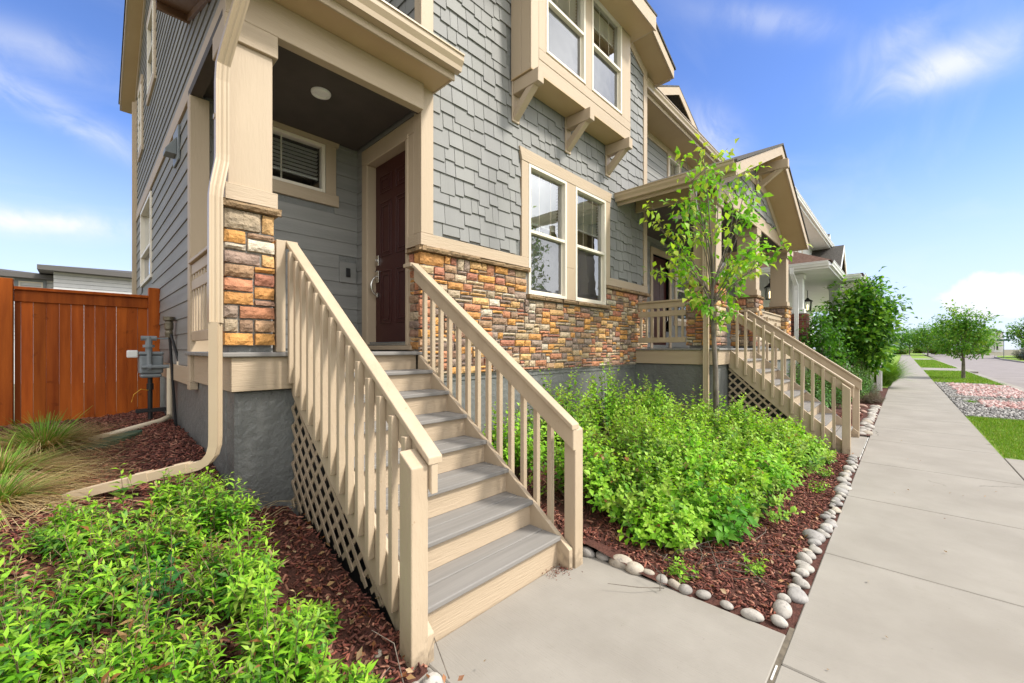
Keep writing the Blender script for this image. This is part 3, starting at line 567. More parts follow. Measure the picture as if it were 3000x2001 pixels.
# bay eave (shed roof with level fascia) and main gable rake
m = MB(); ey = 2.70; slab(m, (bx0-.35, ey, 6.49), (6.02, ey, 6.49), (6.02, 3.45, 6.80), (bx0-.35, 3.45, 6.80), .03); ro = m.build('bay_roof', M_roof, H1)
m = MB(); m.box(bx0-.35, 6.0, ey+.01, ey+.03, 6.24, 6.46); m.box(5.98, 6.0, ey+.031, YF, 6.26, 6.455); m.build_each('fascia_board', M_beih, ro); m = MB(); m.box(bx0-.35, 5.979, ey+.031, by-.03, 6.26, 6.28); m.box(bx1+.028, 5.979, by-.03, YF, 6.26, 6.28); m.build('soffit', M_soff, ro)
sl = .44; rx0, rz0 = 7.38, 6.33; ax = 4.70; az = rz0+sl*(rx0-ax); ry = 3.0
m = MB(); slab(m, (ax, ry-.02, az+.20), (rx0+.04, ry-.02, rz0+.18), (rx0+.04, 9.5, rz0+.18), (ax, 9.5, az+.20), .035); slab(m, (2*ax-rx0-.04, ry-.02, rz0+.18), (ax, ry-.02, az+.20), (ax, 9.5, az+.20), (2*ax-rx0-.04, 9.5, rz0+.18), .035); ro = m.build('gable_roof', M_roof, H1)
m = MB(); XZ = lambda u, v, d: (u, d, v); m.prism([(ax, az), (rx0, rz0-.02), (rx0, rz0+.15), (ax, az+.165)], XZ, ry, ry+.022); m.prism([(2*ax-rx0, rz0-.02), (ax, az), (ax, az+.165), (2*ax-rx0, rz0+.15)], XZ, ry, ry+.022); m.box(rx0-.02, rx0, ry+.023, 9.4, rz0-.02, rz0+.14); m.build_each('fascia_board', M_beih, ro)
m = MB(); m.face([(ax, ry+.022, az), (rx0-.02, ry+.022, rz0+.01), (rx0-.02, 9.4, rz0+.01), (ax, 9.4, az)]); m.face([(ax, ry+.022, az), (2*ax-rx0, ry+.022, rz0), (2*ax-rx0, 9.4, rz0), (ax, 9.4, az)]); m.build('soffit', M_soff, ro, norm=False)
gz = lambda x: rz0+sl*(rx0-x)-.004
m = MB(); m.prism([(5.9, gz(5.9)-.16), (XR+.03, gz(XR+.03)-.16), (XR+.03, gz(XR+.03)), (5.9, gz(5.9))], XZ, YF-.032, YF-.003); m.build('frieze_board', M_beih, H1)
gutter(H1, (rx0+.02, ry+.1, rz0+.15), (rx0+.02, 6.0, rz0+.15), (1, 0, 0))
# back walls closing the main block
m = MB(); m.face([(XC, 10.2, 1), (XR, 10.2, 1), (XR, 10.2, 8.2), (XC, 10.2, 8.2)]); m.face([(XR, YF, 1), (XR, 10.2, 1), (XR, 10.2, 8.2), (XR, YF, 8.2)]); m.face([(XC, YF, 4.35), (XR, YF, 4.35), (XR, 10.2, 4.35), (XC, 10.2, 4.35)]); m.build('inner_wall', M_dark, H1, norm=False)
# porch back wall with small window
pw = (1.02, 1.905, 3.19, 3.74)
m = MB(); m.sheet(FY(YB), XL, XC, 1.2, 3.9, [pw]); m.build('porch_back_wall', M_found, H1, norm=False)
m = MB(); lap(m, FY(YB), XL+.10, XC, DK+.03, 3.80, [(pw[0]-.1, pw[1]+.1, pw[2]-.1, pw[3]+.1), (2.06, 2.27, 2.20, 2.45)]); m.build('lap_siding', M_side, H1, norm=False)
casing(H1, FY(YB), pw[0], pw[1], pw[2], pw[3], .115, .13, .055, .03, (.03, .13), .03)
window(H1, FY(YB), pw[0]+.002, pw[1]-.002, pw[2]+.002, pw[3]-.002, None, 1, 0, .034, .02, blind=3.37, back=.6, tilt=.014)
m = MB(); m.box(2.062, 2.262, .002, .022, 2.205, 2.445, FY(YB)); pn = m.build('doorbell_panel', M_side, H1, .003); m = MB(); m.box(2.135, 2.185, .023, .04, 2.275, 2.375, FY(YB)); m.lathe((0, 0, 0), [(0.001, 0), (.001, 0)]) if 0 else None; m.build('doorbell', M_black, pn, .004)
# front door
M = FX(XC); m = MB()
m.box(dh[0]-.115, dh[0], 0, .024, DK+.005, dh[3], M); m.box(dh[1], dh[1]+.115, 0, .024, DK+.005, dh[3], M); m.box(dh[0]-.115, dh[1]+.115, 0, .026, dh[3]+.001, dh[3]+.16, M); dc = m.build('door_casing', M_bei, H1, .003)
m = MB(); m.box(dh[0]-.02, dh[0]+.028, -.13, .034, DK+.06, dh[3]-.03, M); m.box(dh[1]-.028, dh[1]+.02, -.13, .034, DK+.06, dh[3]-.03, M); m.box(dh[0]-.02, dh[1]+.02, -.13, .034, dh[3]-.029, dh[3]+.02, M); m.box(dh[0]-.1, dh[1]+.1, -.13, .05, DK+.012, DK+.058, M); m.build('door_frame', M_bei, dc, .006)
m = MB(); m.box(dh[0]+.03, dh[1]-.03, -.12, .025, DK+.060, DK+.085, M); m.build('door_threshold', M_nickel, dc, .004)
d0, d1, zb, zt = dh[0]+.030, dh[1]-.030, DK+.088, dh[3]-.032; m = MB(); m.box(d0, d1, -.115, -.075, zb, zt, M)
for (p, q) in ((d0+.105, d0+.105+.25), (d1-.105-.25, d1-.105)):
    for (z0, z1) in ((zb+.22, zb+.82), (zb+.98, zb+1.60), (zb+1.70, zb+1.90)):
        for (e, h) in ((0, -.067), (.022, -.073), (.045, -.066)):
            if e == .022: continue
            w = .014
            for r_ in ((p+e, p+e+w, z0+e, z1-e), (q-e-w, q-e, z0+e, z1-e), (p+e+w, q-e-w, z0+e, z0+e+w), (p+e+w, q-e-w, z1-e-w, z1-e)): m.box(r_[0], r_[1], -.0755, h, r_[2], r_[3], M)
dr = m.build('door', M_door, H1, .004)
k = MB(); hy = d1-.062
k.lathe((0, 0, 0), [(.001, 0)]) if 0 else None
k.box(hy-.027, hy+.027, -.074, -.06, 2.385, 2.505, M); k.box(hy-.013, hy+.013, -.061, -.035, 2.43, 2.462, M); k.box(hy-.030, hy+.030, -.074, -.058, 2.19, 2.33, M); k.box(hy-.008, hy+.008, -.059, -.02, 2.315, 2.325, M)
pts = [M(hy, -.06+.075*math.sin(math.pi*q/10)**.7, 2.27-.235*q/10) for q in range(11)]; k.tube(pts, [.010]*3+[.012]*5+[.010]*3, 8); k.box(hy-.016, hy+.016, -.074, -.05, 2.02, 2.075, M)
k.build('handle', M_nickel, dr, .004, smooth=False)
# porch deck, skirt, ceiling, beams
m = MB(); y = 3.265
while y < YB: m.box(.645 if y > 3.4 else .64, XC-.028, y, min(y+.134, YB-.02), DK-.032, DK); y += .14
m.build('porch_deck', M_deck, H1, .006)
m = MB(); m.box(.70, 1.10, 3.297, 3.32, 1.135, DK-.033); m.build('deck_skirt', M_beih, H1, .003); m = MB(); m.box(.698, .72, 3.321, 4.63, 1.135, DK-.033); m.build('deck_skirt', M_beih, H1, .003)
m = MB(); m.box(.735, XC-.02, 3.36, 3.62, -.2, 1.14); m.box(.735, .95, 3.621, 10.2, -.2, 1.14); m.build('foundation', M_found, H1, .02)
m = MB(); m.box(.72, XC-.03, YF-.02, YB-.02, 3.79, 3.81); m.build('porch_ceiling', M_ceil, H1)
m = MB(); m.lathe((1.52, 3.88, 3.765), [(.052, .010), (.056, 0), (.080, .004), (.085, .016), (.085, .024)], 28); lt = m.build('ceiling_light', M_white, H1, smooth=False); m = MB(); m.lathe((1.52, 3.88, 3.770), [(.001, .006), (.035, .007), (.053, .010), (.053, .015)], 24); m.build('lens', M_lamp, lt)
m = MB(); m.box(.672, XC-.032, 3.32, YF+.01, 3.715, 3.965); m.build('porch_beam', M_beih, H1, .004); m = MB(); m.box(.674, XC-.034, YF+.012, YF+.03, 3.716, 3.79); m.build('porch_beam', M_ceil, H1); m = MB(); m.box(.674, .76, YF+.031, YB, 3.716, 3.79); m.build('porch_beam', M_ceil, H1)
column(H1, .655, .985, 3.315, 3.70, DK+.045, 2.395, 3.714, .69, .965, 3.345, 3.66, seed=5, u=.047)
m = MB(); m.box(.70, .96, 3.36, 3.66, DK, DK+.046); m.build('pier_base', M_found, H1)
m = MB(); m.box(.99, 1.055, 3.35, 3.43, DK+.001, 2.24); m.build('rail_post', M_rail, H1, .004)
rail_panel(H1, FX(XL), 3.70, YB-.125, 2.215, 2.01, 1.50, 8)
# shed roof over the porch
y0, y1 = 3.05, 4.81; zz = lambda y: 4.16+.36*(y-y0); x0, x1 = .43, 2.42
m = MB(); slab(m, (x0, y0-.03, zz(y0)-.005), (x1, y0-.03, zz(y0)-.005), (XC, y1, zz(y1)+.005), (x0, y1, zz(y1)+.005), .03); ro = m.build('porch_roof', M_roof, H1)
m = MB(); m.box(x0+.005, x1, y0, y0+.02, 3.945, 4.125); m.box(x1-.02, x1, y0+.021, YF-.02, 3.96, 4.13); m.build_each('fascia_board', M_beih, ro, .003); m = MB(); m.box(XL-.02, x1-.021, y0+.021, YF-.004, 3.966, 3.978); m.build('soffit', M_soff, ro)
m = MB(); YZ = lambda u, v, d: (d, u, v); m.prism([(y0+.02, zz(y0)-.27), (y1, zz(y1)-.27), (y1, zz(y1)-.035), (y0+.02, zz(y0)-.035)], YZ, x0+.005, x0+.025)
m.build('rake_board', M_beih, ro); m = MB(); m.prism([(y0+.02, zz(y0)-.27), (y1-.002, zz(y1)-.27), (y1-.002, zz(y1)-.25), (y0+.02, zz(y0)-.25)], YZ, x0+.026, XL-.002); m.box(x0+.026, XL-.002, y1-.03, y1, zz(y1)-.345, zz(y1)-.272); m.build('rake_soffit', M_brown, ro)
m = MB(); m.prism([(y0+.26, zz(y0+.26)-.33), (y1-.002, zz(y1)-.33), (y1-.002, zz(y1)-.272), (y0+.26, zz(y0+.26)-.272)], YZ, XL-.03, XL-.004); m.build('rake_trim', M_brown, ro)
gutter(H1, (x0, y0-.002, 4.145), (x1+.02, y0-.002, 4.145), (0, -1, 0), h=.14)
# left wall
M = FX(XL); gtop = lambda z: (3.32, min(10.2, 8.76+(6.86-z)/.58))
ww = [(7.75, 9.2, 2.45, 3.68), (7.35, 8.05, 5.15, 6.15), (9.0, 9.45, 4.75, 5.75)]
m = MB(); m.sheet(M, YB-.1, 10.2, 1.12, 3.9, [ww[0]], b=-.003); m.face([M(3.33, -.003, 3.9), M(10.2, -.003, 3.9), M(10.2, -.003, 5.95), M(5.2, -.003, 8.9), M(YB, -.003, 8.9), M(YB, -.003, 4.6), M(3.33, -.003, 3.95)]); m.build('side_wall', M_found, H1, norm=False)
m = MB(); lap(m, M, YB-.005, 10.19, 1.27, 3.73, [ww[0]], e=.155); m.build('lap_siding', M_side, H1, norm=False)
under = lambda z: (3.33 if z < 3.9 else min(4.80, max(3.33, y0+(z-3.93)/.36)), gtop(z)[1])
m = MB(); lap(m, M, 3.33, 10.19, 3.90, 8.2, ww[1:], e=.12, top=under); m.build('lap_siding', M_side, H1, norm=False)
m = MB(); m.box(XL-.024, XL-.001, 3.34, 10.2, 3.735, 3.895); m.build('belt_board', M_beih, H1, .003)
m = MB(); m.box(XL-.03, XL-.001, YB-.09, YB+.01, 1.13, 3.734); m.box(XL-.028, XL+.115, YB-.115, YB-.091, 1.13, 3.715); m.build_each('corner_board', M_bei, H1, .003)
m = MB(); m.box(XL-.03, XL-.001, YB+.012, 10.2, 1.10, 1.265); m.box(XL-.032, XL+.03, 4.635, YB+.01, 1.06, 1.128); m.build('sill_board', M_beih, H1, .003)
f = window(H1, M, ww[0][0], ww[0][1], ww[0][2], ww[0][3], 2.95, 1, 0, .05, .03, blind=2.98, back=.5)
for q in ww[1:]:
    window(H1, M, *q, (q[2]+q[3])/2, 0, 0, .04, .04, blind=(q[2]+q[3])/2, back=.3); casing(H1, M, *q, .09, .12, 0, 0, (.02, .1), .03)
m = MB(); m.box(9.99, 10.2, -.0, .028, 3.9, 5.9, M); m.build_each('corner_board', M_bei, H1)
gy = lambda y: 6.86+.58*(8.76-y)
m = MB(); slab(m, (.47, 5.2, gy(5.2)+.19), (XC, 5.2, gy(5.2)+.19), (XC, 10.55, gy(10.55)+.19), (.47, 10.55, gy(10.55)+.19), .04); slab(m, (.47, 4.3, gy(6.1)+.19), (XC, 4.3, gy(6.1)+.19), (XC, 5.2, gy(5.2)+.19), (.47, 5.2, gy(5.2)+.19), .04); ro = m.build('side_gable_roof', M_roof, H1)
m = MB(); m.prism([(5.2, gy(5.2)-.01), (10.5, gy(10.5)-.01), (10.5, gy(10.5)+.148), (5.2, gy(5.2)+.148)], YZ, .485, .505); m.build('rake_board', M_beih, ro); m = MB(); m.prism([(5.2, gy(5.2)-.012), (10.5, gy(10.5)-.012), (10.5, gy(10.5)+.0), (5.2, gy(5.2)+.0)], YZ, .506, XL-.002); m.build('rake_soffit', M_soff, ro)
m = MB(); m.prism([(8.0, gy(8.0)-.14), (10.2, gy(10.2)-.14), (10.2, gy(10.2)-.015), (8.0, gy(8.0)-.015)], YZ, XL-.03, XL-.004); m.build('rake_trim', M_beih, ro)
m = MB(); m.face([(XL, 4.95, 4.4), (XC, 4.95, 4.4), (XC, 4.95, 8.9), (XL, 4.95, 8.9)]); m.face([(XL, 10.2, 1), (XC, 10.2, 1), (XC, 10.2, 8), (XL, 10.2, 8)]); m.build('inner_wall', M_side, H1, norm=False)
# downspouts
def arc(p, q, r_, n=5): return [p+(q-p)*(i/n) for i in range(n+1)]
m = MB(); m.ribbed([(.75, 2.985, 4.02), (.74, 2.99, 3.93), (.715, 3.03, 3.72), (.662, 3.20, 3.42), (.645, 3.262, 3.31), (.642, 3.275, 3.20), (.642, 3.275, 2.72), (.640, 3.272, 2.67), (.606, 3.248, 2.48), (.600, 3.243, 2.42), (.600, 3.243, 1.60)], .075, .055, (1, 0, 0)); ds = m.build('downspout', M_gutter, H1)
m = MB(); m.ribbed([(.602, 3.243, 1.605), (.602, 3.243, .86), (.600, 3.245, .80), (.588, 3.252, .745), (.565, 3.268, .705), (.53, 3.292, .680), (.46, 3.335, .66)], .072, .052, (.55, .83, 0)); m.build('downspout_elbow', M_gutter, ds)
m = MB(); m.ribbed([(.49, 3.32, .675), (.40, 3.37, .655), (-.06, 3.66, .535)], .072, .050, (.55, .83, 0)); m.build('downspout_extension', M_gutter, ds)
m = MB(); m.ribbed([(.30, 3.432, .632), (.22, 3.483, .614)], .080, .057, (.55, .83, 0)); m.ribbed([(.475, 3.326, .672), (.40, 3.372, .656)], .080, .057, (.55, .83, 0)); m.build('coupling', M_gutter, ds)
for z in (2.95, 1.60): m = MB(); m.box(.598 if z < 2 else .60, .645 if z < 2 else .684, 3.2425 if z < 2 else 3.2725, 3.31, z, z+.03); m.build('strap', M_gutter, ds)
m = MB(); m.ribbed([(.66, 10.13, 5.9), (.66, 10.13, 1.0)], .08, .06, (0, 1, 0)); m.build('downspout', M_gutter, H1)
# dryer vent on the left wall
m = MB(); m.box(5.30, 5.62, .012, .03, 3.35, 3.70, M); v = m.build('wall_vent', M_meter, H1, .004); m = MB(); m.prism([(.031, 3.42), (.12, 3.42), (.12, 3.46), (.031, 3.60)], lambda u, w_, d: (XL-u, d, w_), 5.38, 5.54); m.build('hood', M_meter, v, .003)
# front steps
zs = [.201, .375, .549, .721, .895, 1.070, 1.240, DK-.0]
hl = lambda y: max(.05, ground_left(1.0, y))
ns = dict()
def ground_left(x, y):
    def ss(a, b, t): t = min(1, max(0, (t-a)/(b-a))); return t*t*(3-2*t)
    up = .22*ss(1.45, 3.3, y)+.03
    ter = .50*ss(1.2, 3.5, y)+.10*ss(3.5, 7, y)
    k = ss(.98, .5, x); h = up*(1-k)+ter*k
    return h+.17*math.exp(-max(0, .74-x)/.22)*ss(3.35, 4.4, y)*(1 if x < .9 else 0)
st1 = staircase('front_steps', 'beige wooden front steps with eight gray treads climbing to the maroon door', 1.08, 2.21, 1.66, .237, zs, 3.27,
    (.99, 1.079, 1.55, 1.65, .905, .968), (2.215, 2.305, 1.545, 1.635, .90, .955), (1.53, .945, 3.36, 2.245), (1.53, .945, 3.36, 2.245), None, True, True, 0.0,
    (1.095, 1.80, 3.35, lambda y: ground_left(1.06, y)-.02), (1.703, 3.25, 14, .17), (1.76, 3.26, 13, .17))
# ================================================================ neighbouring townhouse
H2 = thing('townhouse', (9.5, 2.03, 0), 'gray townhouse with a wide gabled front porch on stone piers, behind the slender young tree', 'house', 'attached gray townhouses')
X2, D2, Y2, YW = 6.64, 1.44, 2.03, 4.05
x3 = 12.7
m = MB(); y = Y2-.03
while y < YW: m.box(X2-.03, x3, y, min(y+.134, YW), D2-.032, D2); y += .14
m.build('porch_deck', M_deck, H2, .006)
m = MB(); m.box(X2, X2+.022, Y2, YF-.03, 1.185, D2-.033); m.build('deck_skirt', M_beih, H2, .003); m = MB(); m.box(X2+.023, x3-.02, Y2, Y2+.022, 1.185, D2-.033); m.build('deck_skirt', M_beih, H2, .003)
m = MB(); m.box(X2+.04, x3-.05, Y2+.05, YF+.3, -.4, 1.19); m.build('foundation', M_found, H2, .015)
cols = [(6.74, 7.00, 6.66, 7.17), (9.10, 9.36, 8.98, 9.52), (11.95, 12.22, 11.80, 12.36)]
for i, (c0, c1, p0, p1) in enumerate(cols):
    column(H2, p0, p1, Y2+.02, Y2+.50, D2+.04, 2.42, 3.82, c0, c1, Y2+.06, Y2+.40, seed=31+i*7, u=.048)
    m = MB(); m.box(p0+.05, p1-.05, Y2+.07, Y2+.45, D2, D2+.041); m.build('pier_base', M_found, H2)
rail_panel(H2, FX(X2+.05), Y2+.50, YF-.06, 2.235, 2.03, 1.535, 8)
rail_panel(H2, FY(Y2+.16), 9.55, 11.78, 2.235, 2.03, 1.535, 15)
m = MB(); m.box(X2+.01, x3-.02, Y2+.04, Y2+.40, 3.82, 3.84); m.box(X2+.03, x3-.04, Y2+.40, YW, 3.90, 3.92); m.build('porch_ceiling', M_ceil, H2)
m = MB(); m.box(X2+.02, x3-.05, Y2+.03, Y2+.06, 3.795, 4.06); m.build_each('porch_beam', M_beih, H2, .004); m = MB(); m.box(X2+.018, X2+.05, Y2+.061, YF-.02, 3.795, 4.02); m.build_each('porch_beam', M_beih, H2, .004); m = MB(); m.box(X2+.02, x3-.05, Y2+.38, Y2+.41, 3.80, 3.905); m.build('porch_beam', M_ceil, H2)
for x in (7.7, 10.6):
    m = MB(); m.lathe((x, 3.05, 3.875), [(.001, .004), (.06, .004), (.068, 0), (.1, .006), (.105, .024), (.105, .03)], 24); m.build('ceiling_light', M_white, H2)
# porch gable
gx, ga, ge, gyp = 8.9, 5.05, 3.81, 1.62; hw = 2.86; gs = (ga-ge)/hw
m = MB(); slab(m, (gx, gyp-.02, ga+.165), (gx+hw+.03, gyp-.02, ge+.15), (gx+hw+.03, YW, ge+.15), (gx, YW, ga+.165), .035); slab(m, (gx-hw-.03, gyp-.02, ge+.15), (gx, gyp-.02, ga+.165), (gx, YW, ga+.165), (gx-hw-.03, YW, ge+.15), .035); ro = m.build('porch_roof', M_roof, H2)
m = MB(); m.prism([(gx, ga-.045), (gx+hw, ge-.06), (gx+hw, ge+.115), (gx, ga+.13)], XZ, gyp, gyp+.025); m.prism([(gx-hw, ge-.06), (gx, ga-.045), (gx, ga+.13), (gx-hw, ge+.115)], XZ, gyp, gyp+.025); m.box(gx-hw, gx-hw+.02, gyp+.026, YF, ge-.05, ge+.11); m.box(gx+hw-.02, gx+hw, gyp+.026, YF, ge-.05, ge+.11); m.build_each('fascia_board', M_beih, ro, .003)
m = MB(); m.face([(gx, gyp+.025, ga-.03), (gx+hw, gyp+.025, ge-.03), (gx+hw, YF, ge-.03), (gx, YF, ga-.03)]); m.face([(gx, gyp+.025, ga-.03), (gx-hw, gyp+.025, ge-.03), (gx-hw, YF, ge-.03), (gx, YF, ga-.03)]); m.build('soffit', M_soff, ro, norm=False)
gutter(H2, (gx-hw-.002, gyp+.0, ge+.125), (gx-hw-.002, YF-.02, ge+.125), (-1, 0, 0)); gutter(H2, (gx+hw+.002, gyp+.0, ge+.125), (gx+hw+.002, YF-.02, ge+.125), (1, 0, 0))
gzz = lambda x: ga-.035-gs*abs(x-gx); yg = Y2+.035
m = MB(); m.face([(gx-hw+.15, yg, 3.9), (gx+hw-.15, yg, 3.9), (gx, yg, ga-.1)]); m.build('gable_wall', M_found, H2, norm=False)
inx = lambda z: (gx-(ga-.10-z)/gs, gx+(ga-.10-z)/gs)
m = MB(); shingles(m, FY(yg), gx-hw, gx+hw, 4.07, 4.58, top=inx, seed=9); m.build('shingle_siding', M_shin, H2, norm=False)
m = MB(); xx = gx-.75
while xx < gx+.75: m.box(xx+.002, xx+.106, yg-.012, yg, 4.66, max(4.67, min(gzz(xx), gzz(xx+.108))-.02)); xx += .108
m.build('board_siding', M_side, H2, .002)
m = MB(); m.box(gx-.98, gx+.98, yg-.03, yg-.001, 4.55, 4.66); m.prism([(gx, ga-.15-.04), (gx+2.45, ga-.15-.04-2.45*gs), (gx+2.45, ga-.03-2.45*gs), (gx, ga-.035)], XZ, yg-.028, yg-.002); m.prism([(gx-2.45, ga-.19-2.45*gs), (gx, ga-.19), (gx, ga-.035), (gx-2.45, ga-.03-2.45*gs)], XZ, yg-.028, yg-.002); m.build_each('gable_trim', M_beih, H2, .003)
b = MB(); b.box(gx-.06, gx+.06, yg-.05, yg-.029, 4.15+.28, 4.88); b.box(gx-.055, gx+.055, gyp-.10, yg-.051, 4.74, 4.90); o = b.build('gable_bracket', M_bei, H2, .005)
d = MB(); d.prism([(yg-.051, 4.44), (gyp-.02, 4.738), (gyp+.10, 4.738), (yg-.051, 4.56)], lambda u, v, t: (t, u, v), gx-.045, gx+.045); d.build('brace', M_bei, o, .004)
# walls behind: lower wall, door, window
lw2 = (10.05, 11.95, 2.12, 3.68); dd = (8.75, 9.65, D2+.08, 3.55)
m = MB(); m.sheet(FY(YW), XR, 15, .8, 6.5, [lw2, dd, (9.62, 10.25, 5.35, 6.0), (11.3, 12.3, 5.2, 6.0)]); m.face([(15, YW, .8), (15, 10, .8), (15, 10, 6.5), (15, YW, 6.5)]); m.build('front_wall', M_found, H2, norm=False)
m = MB(); lap(m, FY(YW), XR+.05, 14.9, D2+.02, 3.9, [(lw2[0]-.1, lw2[1]+.1, lw2[2]-.1, lw2[3]+.1), (dd[0]-.1, dd[1]+.1, 0, dd[3]+.1)]); lap(m, FY(YW), XR+.05, 14.9, 4.2, 6.4, [(9.53, 10.34, 5.25, 6.1), (11.2, 12.4, 5.1, 6.1)]); m.build('lap_siding', M_side, H2, norm=False)
casing(H2, FY(YW), *lw2, .10, .13, .02, 0, (.03, .12), .03, [(10.96, 11.05)])
window(H2, FY(YW), lw2[0], 10.955, lw2[2], lw2[3], 2.88, 1, 0, .04, .03, blind=3.2); window(H2, FY(YW), 11.055, lw2[1], lw2[2], lw2[3], 2.88, 1, 0, .04, .03, blind=3.2)
m = MB(); M = FY(YW); m.box(dd[0]-.11, dd[0], 0, .03, D2, dd[3], M); m.box(dd[1], dd[1]+.11, 0, .03, D2, dd[3], M); m.box(dd[0]-.11, dd[1]+.11, 0, .032, dd[3], dd[3]+.14, M); m.build('door_casing', M_bei, H2, .003)
m = MB(); m.box(dd[0]+.01, dd[1]-.01, -.10, -.06, dd[2], dd[3]-.01, M)
for p, q in ((dd[0]+.12, dd[0]+.38), (dd[1]-.38, dd[1]-.12)):
    for z0, z1 in ((1.75, 2.35), (2.5, 3.1), (3.2, 3.42)): m.box(p, q, -.062, -.054, z0, z1, M)
dr = m.build('door', M_door, H2, .004); m = MB(); m.box(dd[1]-.1, dd[1]-.05, -.06, -.03, 2.30, 2.42, M); m.tube([M(dd[1]-.075, -.055, 2.28), M(dd[1]-.075, -.0, 2.22), M(dd[1]-.075, -.0, 2.1), M(dd[1]-.075, -.055, 2.05)], .01, 8); m.build('handle', M_nickel, dr)
for a0, a1, z0, z1 in ((9.62, 10.25, 5.35, 6.0), (11.3, 12.3, 5.2, 6.0)):
    window(H2, FY(YW), a0, a1, z0, z1, None, 1, 0, .04, .03, blind=z0+.3); casing(H2, FY(YW), a0, a1, z0, z1, .09, .11, .02, 0, (.02, .10), .03)
m = MB(); m.box(XR+.031, XR+.16, YW-.03, YW-.001, 4.2, 6.35); m.build('corner_board', M_bei, H2)
# upper eave
ez, ey = 6.30, 3.48
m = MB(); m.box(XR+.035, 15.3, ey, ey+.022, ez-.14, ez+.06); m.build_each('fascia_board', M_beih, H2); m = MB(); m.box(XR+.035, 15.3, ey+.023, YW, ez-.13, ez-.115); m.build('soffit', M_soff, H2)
m = MB(); m.box(XR+.035, 15.2, YW-.03, YW-.003, ez-.27, ez-.132); m.build('frieze_board', M_beih, H2); gutter(H2, (XR+.04, ey-.002, ez+.06), (15.3, ey-.002, ez+.06), (0, -1, 0))
m = MB(); slab(m, (XR, ey-.03, ez+.09), (15.3, ey-.03, ez+.09), (15.3, 8, ez+2.2), (XR, 8, ez+2.2), .04); slab(m, (8.0, 3.3, 6.95), (10.6, 3.3, 6.95), (10.6, 6, 6.95), (8.0, 6, 6.95), .04) if 0 else None; m.build('roof', M_roof, H2)
# cross gable above the eave
cgx, cga = 9.9, 7.75; m = MB(); slab(m, (cgx, 3.9, cga), (cgx+2.3, 3.9, 6.72), (cgx+2.3, 8, 6.72), (cgx, 8, cga), .04); slab(m, (cgx-2.3, 3.9, 6.72), (cgx, 3.9, cga), (cgx, 8, cga), (cgx-2.3, 8, 6.72), .04); g2 = m.build('cross_gable_roof', M_roof, H2)
m = MB(); m.prism([(cgx, cga-.22), (cgx+2.27, 6.50), (cgx+2.27, 6.67), (cgx, cga-.042)], XZ, 3.90, 3.92); m.prism([(cgx-2.27, 6.50), (cgx, cga-.22), (cgx, cga-.042), (cgx-2.27, 6.67)], XZ, 3.90, 3.92); m.build_each('fascia_board', M_beih, g2); m = MB(); m.face([(cgx-2.2, 4.2, 6.3), (cgx+2.2, 4.2, 6.3), (cgx+2.2, 4.2, 6.6), (cgx, 4.2, cga-.1), (cgx-2.2, 4.2, 6.6)]); m.build('gable_wall', M_soff, g2, norm=False)
# porch downspouts
m = MB(); m.ribbed([(6.00, 2.16, 3.70), (6.00, 2.16, 3.55), (6.12, 2.18, 3.42), (6.60, 2.22, 3.28), (6.70, 2.235, 3.22), (6.705, 2.235, 2.62), (6.62, 2.20, 2.44), (6.60, 2.19, 2.36), (6.60, 2.19, .25)], .075, .055, (0, 1, 0)); m.build('downspout', M_gutter, H2)
m = MB(); m.box(X2-.018, X2+.02, Y2-.012, Y2+.05, .95, 1.17); m.build('post_trim', M_rail, H2, .003) if 0 else None
zs2 = [.175, .355, .535, .715, .895, 1.075, 1.255, D2]
st2 = staircase('front_steps', 'beige porch steps with gray treads under the gabled porch, beside the slender tree', 7.22, 8.66, .625, .205, zs2, 2.03,
    (7.135, 7.22, .52, .61, .89, .96), (8.66, 8.75, .52, .61, .88, .94), (.49, .93, 2.06, 2.13), (.49, .93, 2.10, 2.16), None, True, True, 0.0,
    (7.235, .80, 2.05, lambda y: -.05), (.70, 1.92, 11, .19), (.72, 1.95, 10, .17))
# ================================================================ cedar fence
FYY = 6.97; F1 = thing('wooden_fence', (.03, FYY, .55), 'orange-brown stained cedar privacy fence with flat cap rail against the house wall', 'fence')
edges = [-.458, -.371, -.276, -.177, -.085, .018, .109, .202, .292, .389, .485, .58]
gb = lambda x: .50+.1*max(0, (x+.5))
for i in range(11):
    m = MB(); a, b = edges[i]+random.choice((.0003, .0003, .0012)), edges[i+1]-.0004; c = .78+.5*random.random(); dy = random.uniform(-.002, .002)
    m.box(a, b, FYY+dy, FYY+.018+dy, gb(a)-.12, 1.985, col=(c, c*random.uniform(.94, 1.05), c)); m.build('board', M_cedar, F1, .003)
m = MB(); m.box(-.505, .582, FYY-.022, FYY-.001, 1.945, 2.07, col=(.8, .78, .8)); m.build('top_rail', M_cedar, F1, .003); m = MB(); m.box(-.505, .582, FYY-.055, FYY+.075, 2.071, 2.105, col=(1.05, 1, 1)); m.build('cap_board', M_cedar, F1, .004)
m = MB(); m.box(-.502, -.46, FYY+.002, FYY+.03, .3, 2.07, col=(.7, .68, .7)); m.build('board', M_cedar, F1)
for (a, b, zt, c) in ((.584, .694, 2.205, 1.05), (-.62, -.509, 2.185, .95)):
    m = MB(); m.box(a, b, FYY-.07, FYY+.04, .2, zt, col=(c, c, c)); m.build('post', M_cedar, F1, .005)
for i in range(12):
    m = MB(); a = -.622-.096*(i+1); c = .78+.5*random.random(); m.box(a+.003, a+.093, FYY, FYY+.018, .3, 1.985, col=(c, c, c)); m.build('board', M_cedar, F1)
